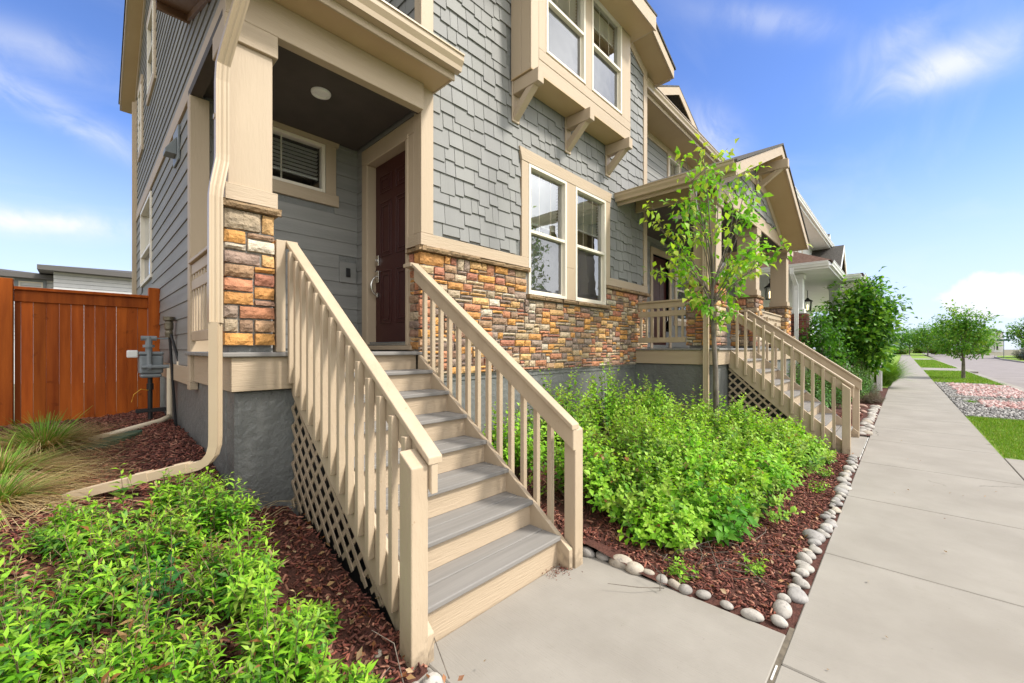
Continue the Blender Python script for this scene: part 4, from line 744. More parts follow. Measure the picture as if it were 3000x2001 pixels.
# ================================================================ gas meter
G = thing('gas_meter', (.52, 6.0, .66), 'gray gas meter with regulator and pipes in front of the wooden fence', 'gas meter')
m = MB(); m.box(.425, .625, 5.92, 6.10, 1.16, 1.36); m.box(.42, .63, 5.91, 6.11, 1.361, 1.40); m.box(.435, .615, 5.93, 6.09, 1.115, 1.159); m.build('meter_body', M_meter, G, .02, seg=3)
m = MB(); m.tube([(.52, 6.0, .55), (.52, 6.0, 1.12)], .021, 12); m.tube([(.52, 6.0, .98), (.52, 6.0, 1.05)], .03, 12); m.build('inlet_pipe', M_black, G)
m = MB(); m.tube([(.505, 5.96, 1.40), (.505, 5.96, 1.56)], .03, 12); m.tube([(.505, 5.96, 1.445), (.505, 5.96, 1.475)], .05, 12); m.tube([(.44, 5.96, 1.545), (.57, 5.96, 1.545)], .026, 10); m.tube([(.505, 5.90, 1.20), (.505, 5.90, 1.42)], .023, 10); m.build('regulator', M_meter, G)
m = MB(); m.tube([(.44, 5.89, 1.235), (.66, 5.89, 1.235), (.70, 5.89, 1.235)], .021, 10); m.tube([(.49, 5.89, 1.235), (.52, 5.89, 1.235)], .032, 10); m.tube([(.57, 5.96, 1.545), (.67, 5.95, 1.545)], .008, 8); m.build('outlet_pipe', M_meter, G)
m = MB(); m.box(.33, .418, 5.93, 6.03, 1.335, 1.415); m.build('transmitter', M_lamp, G, .012, seg=2)
m = MB(); m.box(.40, .66, 5.97, 6.03, .735, .775); m.build('bracket', M_black, G, .004)
m = MB(); m.tube([(.50, 5.95, .98), (.44, 5.9, 1.0), (.38, 5.88, .95), (.36, 5.87, .87)], .0035, 6); m.build('tracer_wire', material('yellow_wire', (.65, .35, .03), rough=.5), G)
V = thing('backflow_valve', (.70, 5.65, .68), 'dark irrigation backflow valve standing on thin black pipes by the house wall', 'valve')
m = MB(); m.tube([(.692, 5.60, .6), (.640, 5.60, 1.57)], .013, 10); m.tube([(.70, 5.45, 1.28), (.645, 5.55, 1.58)], .013, 10); m.build('pipe', M_black, V)
m = MB(); m.lathe((.632, 5.58, 1.55), [(.001, 0), (.03, 0), (.035, .05), (.028, .07), (.038, .09), (.038, .15), (.03, .17), (.048, .18), (.05, .215), (.001, .22)], 16); m.build('valve_body', material('bronze', (.12, .10, .07), (.2, .17, .12), 20, .45, metal=.6), V)
m = MB(); m.tube([(.690, 5.42, 1.27), (.70, 5.35, 1.22), (.70, 5.30, 1.235)], .014, 8); m.tube([(.698, 5.42, 1.25), (.70, 5.42, 1.3)], .025, 10); m.build('faucet', M_pvc, V)
P_ = thing('drain_pipe', (.62, 5.7, .62), 'cream plastic drain pipe dropping down the wall and running over mulch to the ornamental grass', 'drain pipe')
m = MB(); m.tube([(.668, 5.85, 1.22), (.668, 5.85, .66)], .025, 12); m.build('vertical_pipe', M_pvc, P_); m = MB(); m.tube([(.665, 5.82, .69), (.58, 5.75, .66), (.05, 5.45, .585)], .027, 12); m.build('ground_pipe', M_pvc, P_, smooth=True)
bx = MB(); ex = [Vector((.03, 5.10, .51)), Vector((.38, 5.52, .575))]
n_ = 24; ring = []
for k in range(n_):
    a = 2*math.pi*k/n_; cx, cy = .205, 5.28; u = Vector((.64, .77, 0)); v = Vector((-.77, .64, 0)); p = Vector((cx, cy, .54))+u*(.29*math.copysign(abs(math.cos(a))**.7, math.cos(a)))+v*(.10*math.copysign(abs(math.sin(a))**.7, math.sin(a))); ring.append(p+Vector((0, 0, .09*(p.x-.2))))
bx.poly([*ring, *[p+Vector((0, 0, .07)) for p in ring]], [tuple(range(n_, 2*n_)), *[(k, (k+1) % n_, (k+1) % n_+n_, k+n_) for k in range(n_)]])
tag(bx.build('valve_box', M_green_plastic, None, .006), 'green oval irrigation valve box lid sunk in the dark red mulch', 'valve box')
# ================================================================ ground
def struct(o, kind='structure'): o['kind'] = kind; return o
m = MB(); m.face([(-600, -900, -.32), (1500, -900, -.32), (1500, 700, -.32), (-600, 700, -.32)]); struct(m.build('ground', M_turf, norm=False))
def terrain(name, mat, x0, x1, y0, y1, f, st=.07, noise=.012):
    xs = np.arange(x0, x1+st/2, st); ys = np.arange(y0, y1+st/2, st); nx, ny = len(xs), len(ys)
    V = [(x, y, f(x, y)+noise*(RNG.random()-.5)) for y in ys for x in xs]
    F = [(j*nx+i, j*nx+i+1, (j+1)*nx+i+1, (j+1)*nx+i) for j in range(ny-1) for i in range(nx-1)]
    return struct(npmesh(name, V, F, mat, smooth=True))
def ground_right(x, y):
    def ss(a, b, t): t = min(1, max(0, (t-a)/(b-a))); return t*t*(3-2*t)
    return -.01+.26*ss(.6, 3.2, y)*(1-.3*ss(5.5, 7, x))
terrain('planting_bed', M_soil, -3.0, 1.09, -.6, 7.4, lambda x, y: ground_left(x, y) if x < .98 or y > 1.5 else -.015)
terrain('planting_bed', M_soil, 2.42, 7.18, .40, 3.42, ground_right); terrain('planting_bed', M_soil, 2.30, 2.46, 1.645, 3.42, ground_right)
terrain('planting_bed', M_soil, 8.8, 20, .40, 4.0, lambda x, y: .02+.05*min(1, max(0, y-.6)))
def slabs(name, rects, mat, z=0.0, t=.3, bev=.006):
    m = MB()
    for a0, a1, b0, b1 in rects: m.box(a0, a1, b0, b1, z-t, z)
    return struct(m.build(name, mat, None, bev))
js = [-6.2, -4.3, -2.4, -.9, .65, 2.19, 3.6, 5.15, 6.82, 8.6, 10.05, 11.7, 13.4, 15.1, 16.8, 18.5, 20.2, 22, 24, 26, 28, 30, 32.2, 34.4, 36.6, 38.9, 44.4, 48, 52, 56, 60, 66, 72, 78, 86, 94, 104, 116, 131, 140]
g_ = .007
slabs('sidewalk', [(js[i]+(g_ if js[i] < 30 else 0), js[i+1], -.945, .405) for i in range(len(js)-1)], M_conc)
slabs('entry_walkway', [(1.085, 2.435, .425, 1.655), (.99, 1.083, .425, 1.55), (2.23, 2.34, 1.46, 1.66)][:2]+[(2.212, 2.335, 1.657, 1.70)], M_conc, 0, .3)
slabs('porch_walkway', [(7.10, 8.80, .425, .72)], M_conc)
slabs('concrete_pad', [(5.2, 8.37, -2.9, -.955)], M_conc, -.004)
slabs('driveway', [(39.0, 44.3, -3.4, -.95), (86.0, 75.9, -2.8, -.95)][:1]+[(75.9, 86.1, -2.75, -.95)], M_conc, -.002)
m = MB(); m.box(-30, 260, -3.0, .45, -.30, -.035); struct(m.build('strip_soil', M_groove))
# curb and gutter, road
m = MB(); prof = [(-2.86, 0), (-2.99, 0), (-3.03, -.10), (-3.42, -.125), (-3.42, -.3), (-2.86, -.3)]
m.prism(prof, lambda u, v, d: (d, u, v), -30, 140); struct(m.build('curb', M_conc, None, .01))
m = MB(); m.prism([(-3.42, -.132), (-9.2, -.06), (-9.2, -.3), (-3.42, -.3)], lambda u, v, d: (d, u, v), -40, 75)
m.poly([(75, -3.42, -.132), (170, -4.2, -.12), (215, -2.5, -.1), (215, -14, -.1), (160, -16.5, -.1), (110, -11.6, -.1), (75, -9.2, -.06)], [(0, 1, 2, 3, 4, 5, 6)]); struct(m.build('road', M_asph, norm=False))
# far kerb (curving away) and far verge
pts = [(-40, -9.2), (60, -9.2), (75, -9.3), (90, -9.9), (104, -10.9), (116, -12.1), (124, -13.0), (132, -15.5), (136, -20)]
m = MB()
for (a, b) in zip(pts, pts[1:]):
    d = Vector((b[0]-a[0], b[1]-a[1], 0)).normalized(); n = Vector((d.y, -d.x, 0)); A, B = Vector((*a, 0)), Vector((*b, 0))
    p = [A, B, B+n*.25, A+n*.25]; m.poly([(q.x, q.y, -.1) for q in p]+[(q.x, q.y, .06) for q in p], [(4, 5, 6, 7), (0, 1, 5, 4), (2, 3, 7, 6)])
struct(m.build('curb', M_conc, None))
m = MB(); far = [(a, b-.25) for a, b in pts]+[(136, -70), (-40, -70)]; m.face([(a, b, .045) for a, b in far]); struct(m.build('lawn', M_lawn, norm=False))
m = MB(); m.face([(140, -4, -.02), (400, -4, .1), (400, 60, .1), (140, 60, -.02)]); m.face([(20, .44, -.03), (140, .44, -.03), (140, 60, .05), (20, 60, .05)]); struct(m.build('lawn', M_lawn, norm=False))
def lawn_strip(x0, x1, y0, y1): m = MB(); m.face([(x0, y0, -.012), (x1, y0, -.012), (x1, y1, -.012), (x0, y1, -.012)]); struct(m.build('lawn', M_lawn, norm=False))
lawn_strip(8.38, 13.0, -2.86, -.95); lawn_strip(25.4, 38.99, -2.86, -.95); lawn_strip(44.3, 75.9, -2.86, -.95); lawn_strip(86.1, 131, -3.2, -.95)
m = MB(); m.face([(13, -2.86, -.02), (25.4, -2.86, -.02), (25.4, -.95, -.02), (13, -.95, -.02)]); struct(m.build('gravel_strip', M_gravel, norm=False))
# ---------------------------------------------------------------- scatter helpers
ICO = None
def ico(sub=1):
    bm = bmesh.new(); bmesh.ops.create_icosphere(bm, subdivisions=sub, radius=1); v = np.array([x.co[:] for x in bm.verts]); f = np.array([[y.index for y in x.verts] for x in bm.faces]); bm.free(); return v, f
def rand_rot(n, tilt=None):
    a = RNG.uniform(0, 2*np.pi, n); q = RNG.normal(size=(n, 4)); q /= np.linalg.norm(q, axis=1)[:, None]
    if tilt is not None:
        t = RNG.normal(0, tilt, (n, 2)); q = np.c_[np.cos(a/2), t[:, 0]*.5, t[:, 1]*.5, np.sin(a/2)]; q /= np.linalg.norm(q, axis=1)[:, None]
    w, x, y, z = q.T
    return np.stack([np.stack([1-2*(y*y+z*z), 2*(x*y-z*w), 2*(x*z+y*w)], 1), np.stack([2*(x*y+z*w), 1-2*(x*x+z*z), 2*(y*z-x*w)], 1), np.stack([2*(x*z-y*w), 2*(y*z+x*w), 1-2*(x*x+y*y)], 1)], 1)
def scatter(name, base_v, base_f, P, Sc, mat, pal, tilt=None, kind='stuff', jit=.15, vj=0):
    n = len(P); Rm = rand_rot(n, tilt); k = len(base_v); bv = np.repeat(base_v[None], n, 0)
    if vj: bv = bv*(1+RNG.uniform(-vj, vj, bv.shape))
    V = np.einsum('nij,nkj->nki', Rm, bv*Sc[:, None, :])+P[:, None, :]; F = (base_f[None]+np.arange(n)[:, None, None]*k).reshape(-1, base_f.shape[1])
    c = np.array(pal)[RNG.integers(0, len(pal), n)]*RNG.uniform(1-jit, 1+jit, (n, 1)); o = npmesh(name, V.reshape(-1, 3), F, mat, None, np.repeat(c, len(base_f), 0)); o['kind'] = kind; return o
BV = np.array([(-1, -.7, -1), (1, -1, -1), (.8, 1, -1), (-1, .8, -1), (-.8, -.9, 1), (.9, -.6, 1), (1, .8, 1), (-.9, 1, 1)])*.5; BF = np.array([(3, 2, 1, 0), (4, 5, 6, 7), (0, 1, 5, 4), (1, 2, 6, 5), (2, 3, 7, 6), (3, 0, 4, 7)])
CHIP = [(.20, .062, .042), (.15, .046, .032), (.25, .09, .06), (.10, .034, .026), (.32, .15, .10), (.18, .068, .052)]
def chips(pts, fz, size=1.0):
    P = np.array([(x, y, fz(x, y)+random.uniform(.004, .022)) for x, y in pts]); n = len(P)
    return scatter('mulch_chips', BV, BF, P, np.c_[RNG.uniform(.012, .055, n), RNG.uniform(.005, .014, n), RNG.uniform(.003, .008, n)]*size, M_chip, CHIP, .35, jit=.3, vj=.15)
pts = []
while len(pts) < 19000:
    x, y = random.uniform(-.75, 1.06), random.uniform(.4, 6.9)
    if .72 < x and y > 3.36: continue
    if x > .97 and y < 1.5: continue
    pts.append((x, y))
chips(pts, ground_left)
pts = []
while len(pts) < 13000:
    x, y = random.uniform(2.50, 7.12), random.uniform(.50, 2.6)
    if y > 1.7 and random.random() < .6: continue
    pts.append((x, y))
pts += [(random.uniform(2.36, 2.6), random.uniform(1.6, 3.3)) for _ in range(900)]
chips(pts, ground_right)
chips([(random.uniform(8.8, 11.5), random.uniform(.62, 2.0)) for _ in range(2500)], lambda x, y: .03, 1.2)
# fallen leaves
def flat_leaves(name, pts, fz, pal, s=(.025, .05)):
    n = len(pts); P = np.array([(x, y, fz(x, y)+random.uniform(.015, .035)) for x, y in pts]); bv = np.array([(-.5, 0, 0), (-.1, -.28, .1), (.5, 0, .05), (-.1, .28, .12), (0, 0, -.02)]); bf = np.array([(0, 1, 4), (1, 2, 4), (2, 3, 4), (3, 0, 4)])
    q = RNG.uniform(*s, n); return scatter(name, bv, bf, P, np.c_[q, q, q], M_leafd, pal, .45, jit=.25)
TAN = [(.36, .22, .10), (.30, .13, .05), (.42, .30, .17), (.22, .09, .035)]
flat_leaves('dry_leaves', [(random.gauss(.95, .12) if random.random() < .5 else random.uniform(-.4, .9), random.uniform(.9, 3.2)) for _ in range(230)], ground_left, TAN)
flat_leaves('dry_leaves', [(random.uniform(2.5, 4.6), random.uniform(.5, 1.5)) for _ in range(150)], ground_right, TAN)
chips([(2.16+random.gauss(0, .07), 1.60+random.gauss(0, .035)) for _ in range(160)], lambda x, y: -.004, .35)
flat_leaves('dry_leaves', [(random.uniform(1.2, 9), random.uniform(-.9, .6)) for _ in range(34)], lambda x, y: -.012, TAN, (.012, .03))
# gravel strip stones
iv, if_ = ico(1)
P = np.c_[RNG.uniform(13.0, 25.3, 15000), RNG.uniform(-2.84, -.96, 15000), RNG.uniform(-.02, .01, 15000)]
s_ = RNG.uniform(.014, .032, (15000, 1)); P = P[np.argsort(RNG.random(15000))]
def pinkmask(x, y): return (15.2 < x < 17.2 and y < -1.45) or (18.6 < x < 24.7 and y < -1.28+.05*math.sin(x*3))
pk = np.array([pinkmask(x, y) for x, y, _ in P])
tv = np.array([(1, 0, -.4), (-.5, .87, -.4), (-.5, -.87, -.4), (0, 0, .9)]); tf = np.array([(0, 1, 3), (1, 2, 3), (2, 0, 3)])
q = P[~pk]; scatter('gravel', iv*[1, .8, .6], if_, q[:5200], np.repeat(RNG.uniform(.016, .036, (len(q[:5200]), 1)), 3, 1), M_chip, [(.38, .37, .36), (.26, .255, .25), (.17, .165, .16), (.48, .46, .44)], None, jit=.2, vj=.15)
q = P[pk]; scatter('gravel', iv*[1, .8, .6], if_, q[:4200], np.repeat(RNG.uniform(.035, .07, (len(q[:4200]), 1)), 3, 1), M_chip, [(.50, .33, .31), (.42, .25, .235), (.60, .47, .45), (.34, .18, .165), (.45, .42, .40)], None, jit=.2, vj=.15)
m = MB(); m.box(17.75, 17.87, -2.84, -.97, -.02, .035); struct(m.build('strip_edging', M_conc, None, .01))
# dirt in the joint between walkway and sidewalk, stains at the step foot
m = MB(); m.box(.7, 2.52, .404, .426, -.06, -.004); struct(m.build('walk_joint', M_groove))
m = MB()
for a, b in ((1.9, 2.02), (2.06, 2.17), (6.95, 7.3), (7.36, 7.7), (7.78, 8.35), (8.4, 8.8)): m.box(a, b, .412, .419, -.02, -.001)
struct(m.build('joint_sealant', M_lamp))
# ---------------------------------------------------------------- border rocks
NUM = 'first second third fourth fifth sixth seventh eighth ninth tenth eleventh twelfth thirteenth fourteenth fifteenth sixteenth seventeenth eighteenth nineteenth twentieth'.split()
TENS = {20: 'twenty', 30: 'thirty', 40: 'forty', 50: 'fifty', 60: 'sixty', 70: 'seventy', 80: 'eighty'}
def ordn(i):
    if i <= 20: return NUM[i-1]
    t, u = divmod(i, 10); return ('thirtieth', 'fortieth', 'fiftieth', 'sixtieth', 'seventieth', 'eightieth')[t-3] if u == 0 else TENS[t*10]+'-'+NUM[u-1]
rv, rf = ico(3); rockm = []
for k in range(8):
    rr = np.random.default_rng(40+k); d = np.zeros(len(rv))
    for _ in range(6): w = rr.normal(size=3)*1.3; d += .095*np.sin(rv@w+rr.uniform(0, 6))
    v = rv*(1+d[:, None]); v[:, 2] = np.where(v[:, 2] < 0, v[:, 2]*.8, v[:, 2]); rockm.append(v)
rock_proto = {}
def rock(x, y, z, sx, sy, sz, rz, label, group, tone):
    k = random.randrange(8); key = (k, tone)
    if key not in rock_proto:
        o = npmesh('river_rock', rockm[k], rf, M_rock, None, np.tile(np.array(tone), (len(rf), 1)), True); rock_proto[key] = o
    else: o = rock_proto[key].copy(); C.objects.link(o)
    o.location = (x, y, z); o.scale = (sx, sy, sz); o.rotation_euler = (random.uniform(-.15, .15), random.uniform(-.15, .15), rz); tag(o, label, 'rock', group)
TONES = [(1.05, 1.03, 1.0), (.92, .9, .88), (1.1, 1.02, .9), (.8, .8, .82), (1.0, .98, .95)]
TN = {0: 'pale', 1: 'gray', 2: 'cream', 3: 'dark gray', 4: 'off-white'}
spots = [(2.43, 1.60, .05), (2.46, 1.50, .055), (2.47, 1.36, .068), (2.46, 1.245, .05), (2.47, 1.165, .04), (2.455, 1.08, .045), (2.46, 1.0, .047), (2.455, .925, .035), (2.47, .83, .045), (2.46, .71, .036), (2.46, .585, .05), (2.50, .475, .042)]
for i, (x, y, s) in enumerate(spots):
    t = random.choice((0, 0, 1, 2, 4)); rock(x, y, .012, s*random.uniform(.66, .85), s*random.uniform(.95, 1.25), s*.66, random.uniform(-.4, .4), f'{TN[t]} rounded border rock, {ordn(i+1)} from the step post along the entry walkway edge', 'river rocks edging the entry walkway', TONES[t])
x = 2.60; i = 0; lastn = 0
while x < 7.0:
    s = random.uniform(.026, .044) if random.random() < .8 else random.uniform(.046, .062); i += 1
    t = random.choice((0, 0, 1, 2, 3, 4)); rock(x+s, .462+random.uniform(-.03, .035), .006, s*random.uniform(.9, 1.3), s*random.uniform(.75, 1.15), s*random.uniform(.55, .8), random.uniform(-.6, .6), f'{TN[t]} smooth border rock, {ordn(i)} along the sidewalk from the entry walkway corner', 'river rocks edging the sidewalk', TONES[t]); x += s*1.85
x = 8.85; i = 0
while x < 13.4:
    s = random.uniform(.05, .085); i += 1; t = random.choice((0, 0, 2, 4, 4)); rock(x+s, .50+random.uniform(-.05, .04), .012, s*1.1, s, s*.7, random.uniform(-1, 1), f'{TN[t]} border rock, {ordn(i)} beyond the porch steps along the sidewalk', 'river rocks beyond the porch steps', TONES[t]); x += s*1.8
for i, (x, y, s) in enumerate([(11.6, .75, .08), (12.0, .9, .10), (12.5, .8, .08), (11.9, .65, .07), (13.0, .72, .09), (12.8, .95, .07)]):
    rock(x, y, .04, s*1.2, s, s*.7, i, f'pink flat rock in the mulch beyond the porch steps, {ordn(i+1)} of a loose row', 'pink rocks in the far mulch', (1.15, .78, .66))
rock(.965, 1.49, -.005, .035, .03, .03, .3, 'speckled gray rock at the foot of the near step post', None, TONES[1]); rock(1.03, 1.44, .0, .05, .04, .035, .9, 'speckled pale rock on the walkway corner before the near step post', None, TONES[0])
rock(.93, 1.73, .04, .028, .025, .022, .9, 'small whitish stone half buried in mulch beside the step stringer', None, TONES[2])
# ================================================================ plants
def unit(v): return v/np.maximum(np.linalg.norm(v, axis=-1, keepdims=True), 1e-9)
def leafmesh(name, mat, parent, P, D, U, Ln, Wd, col, curl=.18, fold=.12, wide=.45):
    """five-point folded leaves: P base, D direction, U rough normal"""
    n = len(P); D = unit(D); Sd = unit(np.cross(D, U)); Nn = np.cross(Sd, D); Ln = Ln[:, None]; Wd = Wd[:, None]
    A = P; B = P+D*Ln*wide+Nn*Ln*.06; T = P+D*Ln-Nn*Ln*curl; Lf = P+D*Ln*wide+Sd*Wd*.5+Nn*Wd*fold*2; Rt = P+D*Ln*wide-Sd*Wd*.5+Nn*Wd*fold*2
    V = np.stack([A, B, T, Lf, Rt], 1).reshape(-1, 3); f = np.array([(0, 4, 1), (0, 1, 3), (1, 4, 2), (1, 2, 3)])
    F = (f[None]+np.arange(n)[:, None, None]*5).reshape(-1, 3); return npmesh(name, V, F, mat, parent, np.repeat(col, 4, 0))
def tubes(name, mat, parent, paths, r0, r1, n=4):
    """paths: list of (k,3) arrays"""
    VV, FF, o = [], [], 0
    for i, p in enumerate(paths):
        p = np.asarray(p, float); k = len(p); d = unit(np.gradient(p, axis=0)); u = unit(np.cross(d, np.array([.3, .2, .93]))); w = np.cross(d, u)
        a0 = r0[i] if hasattr(r0, '__len__') else r0; a1 = r1[i] if hasattr(r1, '__len__') else r1
        r = np.linspace(a0, a1, k)[:, None]
        for j in range(n): a = 2*math.pi*j/n; VV.append(p+(u*math.cos(a)+w*math.sin(a))*r)
        for s in range(k-1):
            for j in range(n): j2 = (j+1) % n; FF.append((o+j*k+s, o+j2*k+s, o+j2*k+s+1, o+j*k+s+1))
        o += n*k
    return npmesh(name, np.concatenate(VV), np.array(FF), mat, parent, smooth=True)
def shrub(name, label, cat, c, fz, rx, ry, h, ns, nl, L_, Wr, pal, tip=None, base=.45, upright=.5, group=None, mat=None, stem=.0026, tmin=.25, lean=(0, 0), wide=.45, curl=.18, dry=0, pw=.5, leaf_up=.5, seed=None):
    rg = np.random.default_rng(seed if seed is not None else int(abs(c[0]*1000+c[1]*77)) % 99991)
    z0 = fz(*c); t = thing(name, (c[0], c[1], z0), label, cat, group)
    ang = rg.uniform(0, 2*np.pi, ns); rad = rg.uniform(0, 1, ns)**pw; hh = h*(1-.45*rad**2.2)*rg.uniform(.50, 1.12, ns)
    lob = 1+.22*np.sin(ang*3+rg.uniform(0, 6))+.12*np.sin(ang*5+rg.uniform(0, 6)); rad = rad*lob; hh = hh*(1+.12*np.sin(ang*2+rg.uniform(0, 6)))
    E_ = np.stack([c[0]+rx*rad*np.cos(ang)+lean[0]*hh, c[1]+ry*rad*np.sin(ang)+lean[1]*hh, z0+hh], 1)
    b_ = rad*base; Bs = np.stack([c[0]+rx*b_*np.cos(ang+.3), c[1]+ry*b_*np.sin(ang+.3), np.zeros(ns)], 1); Bs[:, 2] = [fz(x, y)-.02 for x, y, _ in Bs]
    Md = (Bs+E_)/2; Md[:, 2] += hh*.16*upright; Md[:, :2] += rg.normal(0, .03, (ns, 2))
    ts = np.linspace(0, 1, 6)[:, None, None]; path = (1-ts)**2*Bs+2*ts*(1-ts)*Md+ts**2*E_
    tubes('stems', M_stem, t, [path[:, i] for i in range(ns)], stem, stem*.45, 3)
    tt = np.clip(np.linspace(tmin, 1, nl)[None]+rg.uniform(-.03, .03, (ns, nl)), 0, 1)[..., None]
    Pp = (1-tt)**2*Bs[:, None]+2*tt*(1-tt)*Md[:, None]+tt**2*E_[:, None]; Dd = unit(2*(1-tt)*(Md-Bs)[:, None]+2*tt*(E_-Md)[:, None])
    ph = np.arange(nl)[None]*2.4+rg.uniform(0, 6, (ns, 1)); a1 = unit(np.cross(Dd, np.array([.2, .1, .97]))); a2 = np.cross(Dd, a1); side = a1*np.cos(ph)[..., None]+a2*np.sin(ph)[..., None]
    k = (.35+.9*tt**3)*leaf_up; D = unit(side+Dd*k+np.array([0, 0, .18])+rg.normal(0, .22, Pp.shape)); U = unit(Dd+np.array([0, 0, .7])+rg.normal(0, .25, Pp.shape))
    Ln = L_*rg.uniform(.55, 1.15, (ns, nl))*(1-.45*np.clip((tt[..., 0]-.8)/.2, 0, 1)); ci = rg.integers(0, len(pal), (ns, 1)); ci = np.where(rg.random((ns, nl)) < .3, rg.integers(0, len(pal), (ns, nl)), ci)
    col = np.array(pal)[ci]*rg.uniform(.78, 1.22, (ns, nl, 1))
    if tip is not None: w = np.clip((tt-.72)/.28, 0, 1)*rg.uniform(.3, 1, (ns, 1, 1)); col = col*(1-w)+np.array(tip)*w
    if dry: q = rg.random((ns, nl)) < dry; col[q] = np.array(TAN)[rg.integers(0, len(TAN), q.sum())]
    leafmesh('foliage', mat or M_leaf, t, Pp.reshape(-1, 3), D.reshape(-1, 3), U.reshape(-1, 3), Ln.ravel(), Ln.ravel()*Wr, col.reshape(-1, 3), curl, .12, wide); return t
SP = [(.16, .42, .02), (.22, .50, .03), (.29, .56, .04), (.10, .29, .02), (.055, .18, .025), (.24, .36, .05), (.12, .30, .06)]; SPT = (.44, .68, .06)
G1 = 'spirea shrubs in the mulch bed left of the steps'
lsh = [((.50, 1.33), .20, .20, .30, 75, 'bright green spirea shrub beside the walkway, lowest and closest to the near step post'), ((.20, 1.52), .24, .24, .36, 90, 'bright green spirea shrub at the very front of the bed, with tan dead leaves'),
       ((.52, 1.78), .22, .25, .36, 90, 'yellow-green spirea shrub facing the stair lattice across bare mulch'), ((.12, 1.98), .26, .26, .38, 95, 'spirea shrub with sparse grayish foliage in the middle of the front bed'),
       ((.50, 2.28), .22, .26, .36, 85, 'spirea shrub in front of the lower end of the gray pier'), ((-.20, 2.28), .26, .28, .44, 90, 'darker green spirea shrub at the outer edge of the bed'),
       ((.14, 2.58), .26, .26, .34, 85, 'low spirea shrub behind the thin-leaved patch, with brown leaves inside'), ((.48, 2.78), .20, .22, .38, 90, 'dense spirea shrub touching the gray concrete pier'),
       ((-.42, 2.72), .26, .26, .42, 80, 'spirea shrub below the end of the downspout extension'), ((-.02, 3.02), .20, .2, .22, 45, 'small spirea shrub right in front of the downspout extension'), ((.36, 3.06), .14, .13, .24, 40, 'small spirea shrub under the downspout elbow'),
       ((.74, 1.98), .09, .10, .16, 20, 'small spirea tuft alone in the mulch by the lattice'), ((.70, 1.50), .12, .13, .20, 30, 'small leafy spirea tuft at the mulch edge near the step post')]
for i, (c, rx, ry, h, n, lab) in enumerate(lsh):
    shrub('spirea_shrub', lab, 'shrub', c, ground_left, rx, ry, h, int(n*1.35), 18, .060, .31, SP, SPT, .5, .6, G1, dry=.03 if i not in (1, 3, 6) else .10, tmin=.22, seed=100+i)
# grayish drooping stems and a dark leaflet plant
shrub('leafy_plant', 'darker compound-leaved plant nestled among the bright spireas', 'plant', (.22, 2.25), ground_left, .13, .13, .44, 16, 10, .055, .5, [(.03, .13, .03), (.04, .17, .03)], None, .2, .3, seed=77)
shrub('sapling', 'single upright leafy shoot rising before the downspout extension', 'plant', (.16, 3.05), ground_left, .02, .02, .48, 3, 12, .075, .38, SP, SPT, .3, .2, seed=78)
SN = [(.20, .46, .025), (.26, .54, .035), (.14, .36, .02), (.32, .60, .05), (.08, .22, .025), (.26, .38, .06)]; SNT = (.45, .68, .09)
G2 = 'arching shrubs in the bed between the two porches'
rsh = [((3.22, 1.22), .42, .36, .40, 'low spreading shrub with bare gray stems showing, nearest the bed corner'), ((3.95, 1.05), .45, .34, .44, 'round-leaved shrub second along the sidewalk rocks from the bed corner'), ((4.7, 1.05), .46, .36, .46, 'bright shrub in the middle of the row along the sidewalk rocks'),
       ((5.5, 1.05), .46, .38, .46, 'shrub fourth along the sidewalk rocks from the bed corner'), ((6.25, 1.1), .44, .40, .42, 'airy yellowish shrub against the far porch steps stringer'),
       ((2.92, 1.95), .36, .40, .56, 'shrub pressed against the near stair balusters'), ((3.6, 1.85), .46, .42, .64, 'tall bright shrub behind the low spreading corner one'), ((4.4, 1.85), .48, .42, .70, 'thick bright shrub in the centre of the bed'), ((5.2, 1.85), .46, .42, .70, 'bright shrub just before the slender tree trunk'), ((6.1, 1.8), .46, .42, .66, 'shrub in front of the far porch lattice'),
       ((2.84, 1.28), .24, .24, .26, 'straggly low shrub with bare twigs, closest to the walkway rocks'), ((3.15, 1.58), .40, .30, .50, 'bright leafy shrub tucked right behind the low corner one'), ((4.05, 1.45), .46, .32, .56, 'bushy bright shrub filling the bed centre behind the sidewalk row'), ((4.95, 1.45), .46, .32, .56, 'bushy pale green shrub between the sidewalk row and the tree trunk'), ((5.85, 1.42), .46, .32, .54, 'leafy shrub between the tree trunk and the far steps lattice'), ((6.75, 1.35), .30, .36, .36, 'small yellowish shrub under the bottom of the far stringer'), ((6.4, .82), .34, .18, .24, 'low leafy shrub at the foot of the far step post'),
       ((2.85, 2.75), .34, .42, .62, 'shaded shrub against the stone wall behind the stair balusters'), ((3.7, 2.75), .48, .42, .80, 'tall shrub against the gray foundation near the window pair'), ((4.6, 2.7), .5, .42, .86, 'tallest shrub against the gray foundation, below the stone wall'), ((5.6, 2.65), .5, .42, .84, 'tall shrub against the porch foundation behind the tree trunk')]
TI = (1.0, .70, 1.2, .80, 1.05)
for i, (c, rx, ry, h, lab) in enumerate(rsh):
    shrub('arching_shrub', lab, 'shrub', c, ground_right, rx*1.12, ry*1.12, h*random.uniform(.82, 1.25), int(160*(rx*ry)/.18), 16, .066, .60, [tuple(v*TI[i % 5] for v in q) for q in SN], SNT, .3, .9, G2, tmin=.30, wide=.5, curl=.1, seed=200+i, dry=.015)
shrub('broadleaf_shrub', 'shrub with large pointed heart-shaped leaves at the front of the bed corner', 'shrub', (3.30, .98), ground_right, .34, .26, .44, 40, 9, .085, .66, [(.11, .34, .025), (.16, .42, .035), (.08, .27, .02)], None, .25, .8, seed=301, wide=.38, curl=.25)
